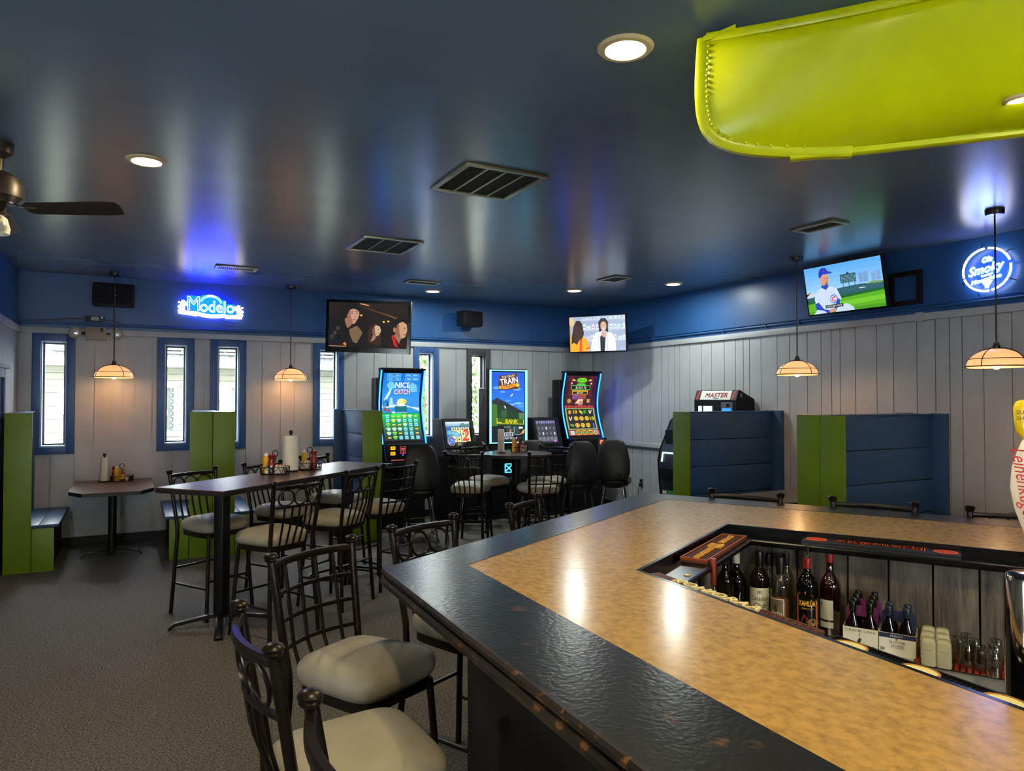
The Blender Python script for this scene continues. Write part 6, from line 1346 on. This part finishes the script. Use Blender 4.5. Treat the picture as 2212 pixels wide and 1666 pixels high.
def lab_white(p, h):
    p.rect((214, 214, 206), -1.2, 1.6, 0.3, 3.6, 0, 8); p.rect((214, 214, 206), -1.2, 0.8, 0.3, 1.4, 0, 8); p.ell((30, 30, 34), -0.95, 3.1, 0.06, 0.18, 1)
    for z in (2.9, 2.6, 2.35, 2.15): p.rect((150, 150, 146), -0.7, z, 0.1, z + 0.06, 1)
def lab_smith(p, h):
    p.rect((196, 186, 150), -1.3, 0.5, 0.35, 3.6, 0, 8); p.rect((108, 96, 78), -1.22, 1.1, 0.28, 3.5, 1, 8); p.poly((50, 44, 40), [(-0.75, 1.1), (-0.65, 2.6), (-0.5, 3.0), (-0.35, 2.6), (-0.3, 1.1)], 2); p.text((225, 220, 200), 'SMITH', -0.45, 2.0, 0.34, 3, wd=1.2, rot=-0.12); p.rect((226, 200, 40), -1.3, 0.45, 0.35, 0.95, 2, 6)
def bt(px, py, w, side=3): p = on3(px, py, w) if side == 3 else on2(px, py, w); return p, p.z - SZ
p, H = bt(1640, 1192, 1.03); bottle('brown whisky bottle with cream label reading 1858', p, H, 0.043, DGL, BCAP, label=lab_cc, caph=0.2)
p, H = bt(1660, 1198, 0.948); bottle('black capped bottle hidden behind the cream labelled whisky', p, H, 0.036, CLR, BCAP, caph=0.15)
p, H = bt(1685, 1204, 1.07); bottle('clear bottle with black cap and brown portrait label, half full of amber', p, H, 0.042, CLR, BCAP, neck=0.25, liquid=WHIS, fill=0.42, label=lab_smith, caph=0.22, nr=0.42)
p, H = bt(1698, 1195, 0.95); bottle('clear black capped bottle behind the brown portrait label', p, H, 0.036, CLR, BCAP, caph=0.16)
p, H = bt(1743, 1177, 1.07); bottle('dark coffee liqueur bottle with red label and clear pourer', p, H, 0.046, BKG, RCAP, neck=0.2, pourer=POUR, label=lab_kahl, caph=0.12)
p, H = bt(1792, 1191, 1.0); bottle('tall red capped whiskey bottle with white side label', p, H, 0.044, gl('brown_tint_glass', (190, 120, 90), 0.1), RCAP, neck=0.27, liquid=RUM, fill=0.62, label=lab_white, caph=0.12)
p, H = bt(1590, 1163, 1.05); bottle('near black bottle with white neck band and brass pourer', p, H, 0.043, BKG, mat('white_neck_band', (205, 200, 180), 0.5), neck=0.27, pourer=mat('smoky_pourer', (120, 96, 60), 0.25), caph=0.16)
p, H = bt(1566, 1196, 0.875, 2); bottle('dark bottle in the inner corner of the bar shelf', p, H, 0.038, DGL, BCAP)
p, H = bt(1541, 1207, 0.965, 2); bottle('clear bottle with red foil neck at the inner corner', p, H, 0.036, CLR, RFOIL, liquid=WHIS, fill=0.3, caph=0.24, nr=0.3, neck=0.3)
p, H = bt(1514, 1238, 0.91, 2); bottle('bottle with dark cap left of the red foil bottle', p, H, 0.034, OLIVE, BCAP, caph=0.16, neck=0.2)
p, H = bt(1484, 1242, 0.925, 2); bottle('bottle with gold cap at the left end of the bar shelf', p, H, 0.034, OLIVE, GOLDC, caph=0.14, neck=0.2)

# ---------------------------------------------------------------- small wine four packs
WINEB = mat('dark_wine_glass', (18, 10, 14), 0.08)
def fourpack(lab, p, top, capm, box, pic):
    r = thing('wine_four_pack', lab, 'bottle carrier', (p.x, p.y, SZ + 0.0005), R(-60.7)); w_, d_ = 0.134, 0.128
    for nm, a, b in (('front_panel', (0, 0, 0), (w_, 0.002, 0.092)), ('rear_panel', (0, d_ - 0.002, 0), (w_, d_, 0.092)), ('side_panel', (0, 0.002, 0), (0.002, d_ - 0.002, 0.092)), ('side_panel', (w_ - 0.002, 0.002, 0), (w_, d_ - 0.002, 0.092)), ('bottom', (0.002, 0.002, 0), (w_ - 0.002, d_ - 0.002, 0.002))): wbox(nm, a, b, box, r)
    hp = [(0.004, 0.0), (0.004, 0.155), (0.012, 0.17), (w_ - 0.012, 0.17), (w_ - 0.004, 0.155), (w_ - 0.004, 0.0)]
    mb = MB().prism(hp[:2] + [(0.012, 0.17), (w_ - 0.012, 0.17)] + hp[4:] + [(w_ - 0.03, 0.0), (w_ - 0.03, 0.125), (0.03, 0.125), (0.03, 0.0)], d_ / 2 - 0.0015, d_ / 2 + 0.0015, XZ); mb.build('handle', top, r, False)
    pk = Pic(k=w_ / 100, step=0.0004); pic(pk); pk.build('front_print', INK, r, Matrix.Translation((0, -0.0005, 0)))
    for i in range(2):
        for j in range(2):
            b = thing('mini_wine_bottle', 'mini wine bottle, %s %s in the %s' % (('front', 'rear')[j], ('left', 'right')[i], {'c': 'crane printed pack', 's': 'second purple pack', 'm': 'navy merlot pack'}[lab[0]]) , 'bottle', (0, 0, 0), 0, 'mini wine bottles in carriers'); c = r.matrix_basis @ Vector((0.034 + i * 0.066, 0.034 + j * 0.06, 0.0025)); b.location = c
            MB().lathe([(0.001, 0), (0.028, 0), (0.029, 0.01), (0.029, 0.1), (0.012, 0.135), (0.0105, 0.165), (0.001, 0.165)], 18).build('glass', WINEB, b); MB().lathe([(0.0125, 0.152), (0.014, 0.155), (0.014, 0.19), (0.012, 0.193), (0.001, 0.193)], 14).build('cap', capm, b)
def pk_crane(p):
    p.rect((226, 222, 206), 0, 0, 100, 68, 1); p.text((70, 66, 60), 'CRANE LAKE', 50, 60, 7.5, 2, wd=86)
    p.poly((60, 58, 58), [(40, 26), (46, 38), (54, 36), (50, 24), (44, 20)], 2); p.line((60, 58, 58), [(48, 37), (46, 46), (50, 50), (46, 51)], 1.6, 2); p.line((60, 58, 58), [(46, 21), (46, 8)], 1, 2); p.line((60, 58, 58), [(49, 22), (50, 8)], 1, 2)
    for k in range(6): p.line((150, 146, 130), [(28 + k * 8, 6), (26 + k * 9, 16)], 0.7, 2)
    p.ell((140, 40, 110), 85, 8, 9, 9, 2); p.text((240, 210, 235), '4', 85, 8, 8, 3)
def pk_sutter(p):
    p.rect((230, 228, 218), 0, 0, 100, 62, 1); p.rect((34, 44, 84), 0, 54, 100, 68, 2); p.text((225, 222, 210), 'MERLOT', 48, 61, 6, 3, wd=34); p.ell((180, 90, 40), 48, 51, 3, 3, 3); p.text((50, 50, 54), 'SUTTER', 50, 42, 8, 3, wd=44); p.text((50, 50, 54), 'HOME', 50, 31, 8, 3, wd=34); p.rect((120, 120, 116), 30, 24, 70, 25, 3)
    for k in range(6): p.rect((60, 60, 80), 4 + k * 2, 14, 5 + k * 2, 24, 3)
PURP = mat('purple_card', (120, 50, 110), 0.6); NAVY = mat('navy_card', (38, 46, 88), 0.6); CARD = mat('cream_card', (222, 216, 198), 0.6); NCAP = mat('navy_cap', (30, 40, 62), 0.35)
p = on3(1821, 1380, 1.165); fourpack('crane printed wine four pack with purple handle in front', p, PURP, BCAP, CARD, pk_crane)
p2 = Vector((p.x + n3.x * 0.132, p.y + n3.y * 0.132, 0)); fourpack('second purple wine four pack behind the crane printed one', p2, PURP, BCAP, CARD, pk_crane)
p = on3(1899, 1400, 1.165); fourpack('merlot wine four pack with navy handle and white front', p, NAVY, NCAP, CARD, pk_sutter)

# ---------------------------------------------------------------- frosted tumblers, glasses and the red mat
FROST = mat('frosted_plastic', (206, 200, 168), 0.45, trans=0.35)
def tumbler(px, py, w, lab, H=0.105):
    p = on3(px, py, w); t = thing('frosted_tumbler', lab, 'tumbler', (p.x, p.y, SZ + 0.006), R(-60.7), 'upturned frosted tumblers on the shelf')
    mb = MB(); n = 28; lay = [(0.92, 0.0), (1.0, 0.006), (0.97, 0.06), (0.93, 0.085), (0.85, 0.099), (0.6, 0.105)]
    for k, z in lay: mb.v += [(0.0275 * k * math.copysign(abs(math.cos(2 * math.pi * i / n)) ** 0.45, math.cos(2 * math.pi * i / n)), 0.026 * k * math.copysign(abs(math.sin(2 * math.pi * i / n)) ** 0.45, math.sin(2 * math.pi * i / n)), z * H / 0.105) for i in range(n)]
    mb.f = [(j * n + i, j * n + (i + 1) % n, (j + 1) * n + (i + 1) % n, (j + 1) * n + i) for j in range(5) for i in range(n)] + [tuple(range(n))[::-1], tuple(range(5 * n, 6 * n))]
    mb.build('cup', FROST, t, ang=50); MB().tube([(-0.016, -0.027, 0.07), (0, -0.028, 0.066), (0.016, -0.027, 0.07)], 0.002, 6).build('ridge', FROST, t)
for px, w, ln in ((2006, 1.21, 'front left'), (2039, 1.21, 'front right'), (2004, 1.13, 'middle left'), (2037, 1.13, 'middle right'), (2006, 1.05, 'rear left'), (2036, 1.05, 'rear right')):
    tumbler(px, 1390, w, 'upturned frosted plastic tumbler, %s of the six beside the wine packs' % ln)
a, b = on3(1972, 1400, 1.23), on3(2215, 1440, 1.23)
RM = mat('red_black_mat', (190, 40, 20), 0.5, vscale=60, col2=(20, 14, 14), ramp=(0.44, 0.5))
o = thing('glass_mat', 'red and black rubber mat under the upturned glasses', 'bar mat', (a.x, a.y, SZ), R(-60.7))
Lm = (Vector(b[:2]) - Vector(a[:2])).length
wbox('sheet', (0, 0, 0.0003), (Lm, 0.24, 0.004), mat('black_rubber'), o)
for i in range(int(Lm / 0.022)):
    for j in range(9): wbox('cell', (0.008 + i * 0.022, 0.008 + j * 0.026, 0.004), (0.021 + i * 0.022, 0.022 + j * 0.026, 0.0055), mat('red_rubber', (178, 38, 20), 0.5), o)
SHOT = gl('shot_glass_clear', (236, 236, 228), 0.16)
def shot(px, w, lab):
    p = on3(px, 1400, w); t = thing('shot_glass', lab, 'glass', (p.x, p.y, SZ + 0.006), 0, 'upturned clear glasses on the shelf')
    MB().lathe([(0.029, 0.0), (0.030, 0.003), (0.020, 0.092), (0.018, 0.095), (0.001, 0.095), (0.001, 0.078), (0.0165, 0.077), (0.0265, 0.001)], 20, caps=False).build('wall', SHOT, t); MB().lathe([(0.001, 0.08), (0.0175, 0.08), (0.018, 0.0945), (0.001, 0.0945)], 20).build('thick_base', gl('glass_base', (226, 226, 214), 0.35), t)
for px, w, ln in ((2068, 1.10, 'rear left of the left cluster'), (2088, 1.16, 'front left of the left cluster'), (2104, 1.09, 'rear right of the left cluster'), (2117, 1.17, 'front right of the left cluster'), (2088, 1.03, 'far back of the left cluster'), (2146, 1.21, 'front of the right row by the tap column'), (2148, 1.13, 'middle of the right row by the tap column'), (2152, 1.05, 'back of the right row by the tap column')):
    shot(px, w, 'upturned clear shot glass, ' + ln)

# ---------------------------------------------------------------- beer tap column and handle
tp = dep(2232, 1240, 1.80); tw = thing('beer_tap_column', 'polished chrome beer tap column at the right edge', 'beer tap', (tp.x, tp.y, 0))
MB().lathe([(0.001, 0), (0.09, 0), (0.09, 0.02), (0.066, 0.03), (0.062, 0.05), (0.062, tp.z - 0.02), (0.058, tp.z - 0.004), (0.05, tp.z), (0.001, tp.z)], 40).build('column', mat('polished_steel', (200, 196, 186), 0.08, metal=1), tw)
MB().tube([(0.05, -0.02, tp.z - 0.05), (0.12, -0.05, tp.z - 0.04), (0.14, -0.06, tp.z - 0.09)], 0.012, 10).build('spout', CHROME, tw)
hp = dep(2231, 1190, 1.72); hd = thing('tap_handle', 'white and yellow beer tap handle with red script lettering', 'tap handle', (hp.x, hp.y, hp.z), face(hp))
CW_ = mat('handle_white', (236, 230, 212), 0.3); CY_ = mat('handle_yellow', (232, 204, 20), 0.3)
def paddle(prof, th, nm, m):
    mb = MB(); n = 20
    for z, hw_, cx in prof: mb.v += [(cx + hw_ * math.cos(2 * math.pi * i / n), th * (hw_ / 0.05) ** 0.5 * math.sin(2 * math.pi * i / n), z) for i in range(n)]
    mb.f = [(j * n + i, j * n + (i + 1) % n, (j + 1) * n + (i + 1) % n, (j + 1) * n + i) for j in range(len(prof) - 1) for i in range(n)] + [tuple(range(n))[::-1], tuple(range((len(prof) - 1) * n, len(prof) * n))]
    return mb.build(nm, m, hd, ang=60)
paddle([(0.0, 0.010, 0), (0.012, 0.013, 0), (0.02, 0.014, 0)], 0.02, 'ferrule', GOLDC)
paddle([(0.018, 0.012, 0), (0.05, 0.02, 0), (0.10, 0.036, 0), (0.15, 0.044, 0), (0.20, 0.040, 0), (0.24, 0.028, 0), (0.262, 0.020, 0), (0.268, 0.016, 0)], 0.022, 'body', CW_)
paddle([(0.268, 0.016, 0), (0.285, 0.030, 0), (0.31, 0.034, 0), (0.345, 0.036, 0), (0.36, 0.030, 0), (0.364, 0.02, 0)], 0.022, 'head', CY_)
p = Pic(step=0.0005); p.text((176, 30, 44), "Leinenkugel's", -0.012, 0.15, 0.03, 1, wd=0.19, rot=R(-82), shear=0.25)
p.build('lettering', INK, hd, Matrix.Translation((0, -0.0225, 0)))
p = Pic(step=0.0005); p.text((40, 40, 30), 'SUMMER', -0.003, 0.334, 0.010, 1, wd=0.05); p.text((40, 40, 30), 'SHANDY', -0.003, 0.320, 0.010, 1, wd=0.05); p.ell((250, 225, 110), -0.004, 0.30, 0.012, 0.012, 1)
p.build('head_lettering', INK, hd, Matrix.Translation((0, -0.0195, 0)))
MB().cyl((0, 0, -0.03), (0, 0, 0.004), 0.008).tube([(0, 0, -0.02), (0.02, 0.06, -0.03), (0.045, 0.12, -0.05)], 0.011, 8).build('stem', CHROME, hd)
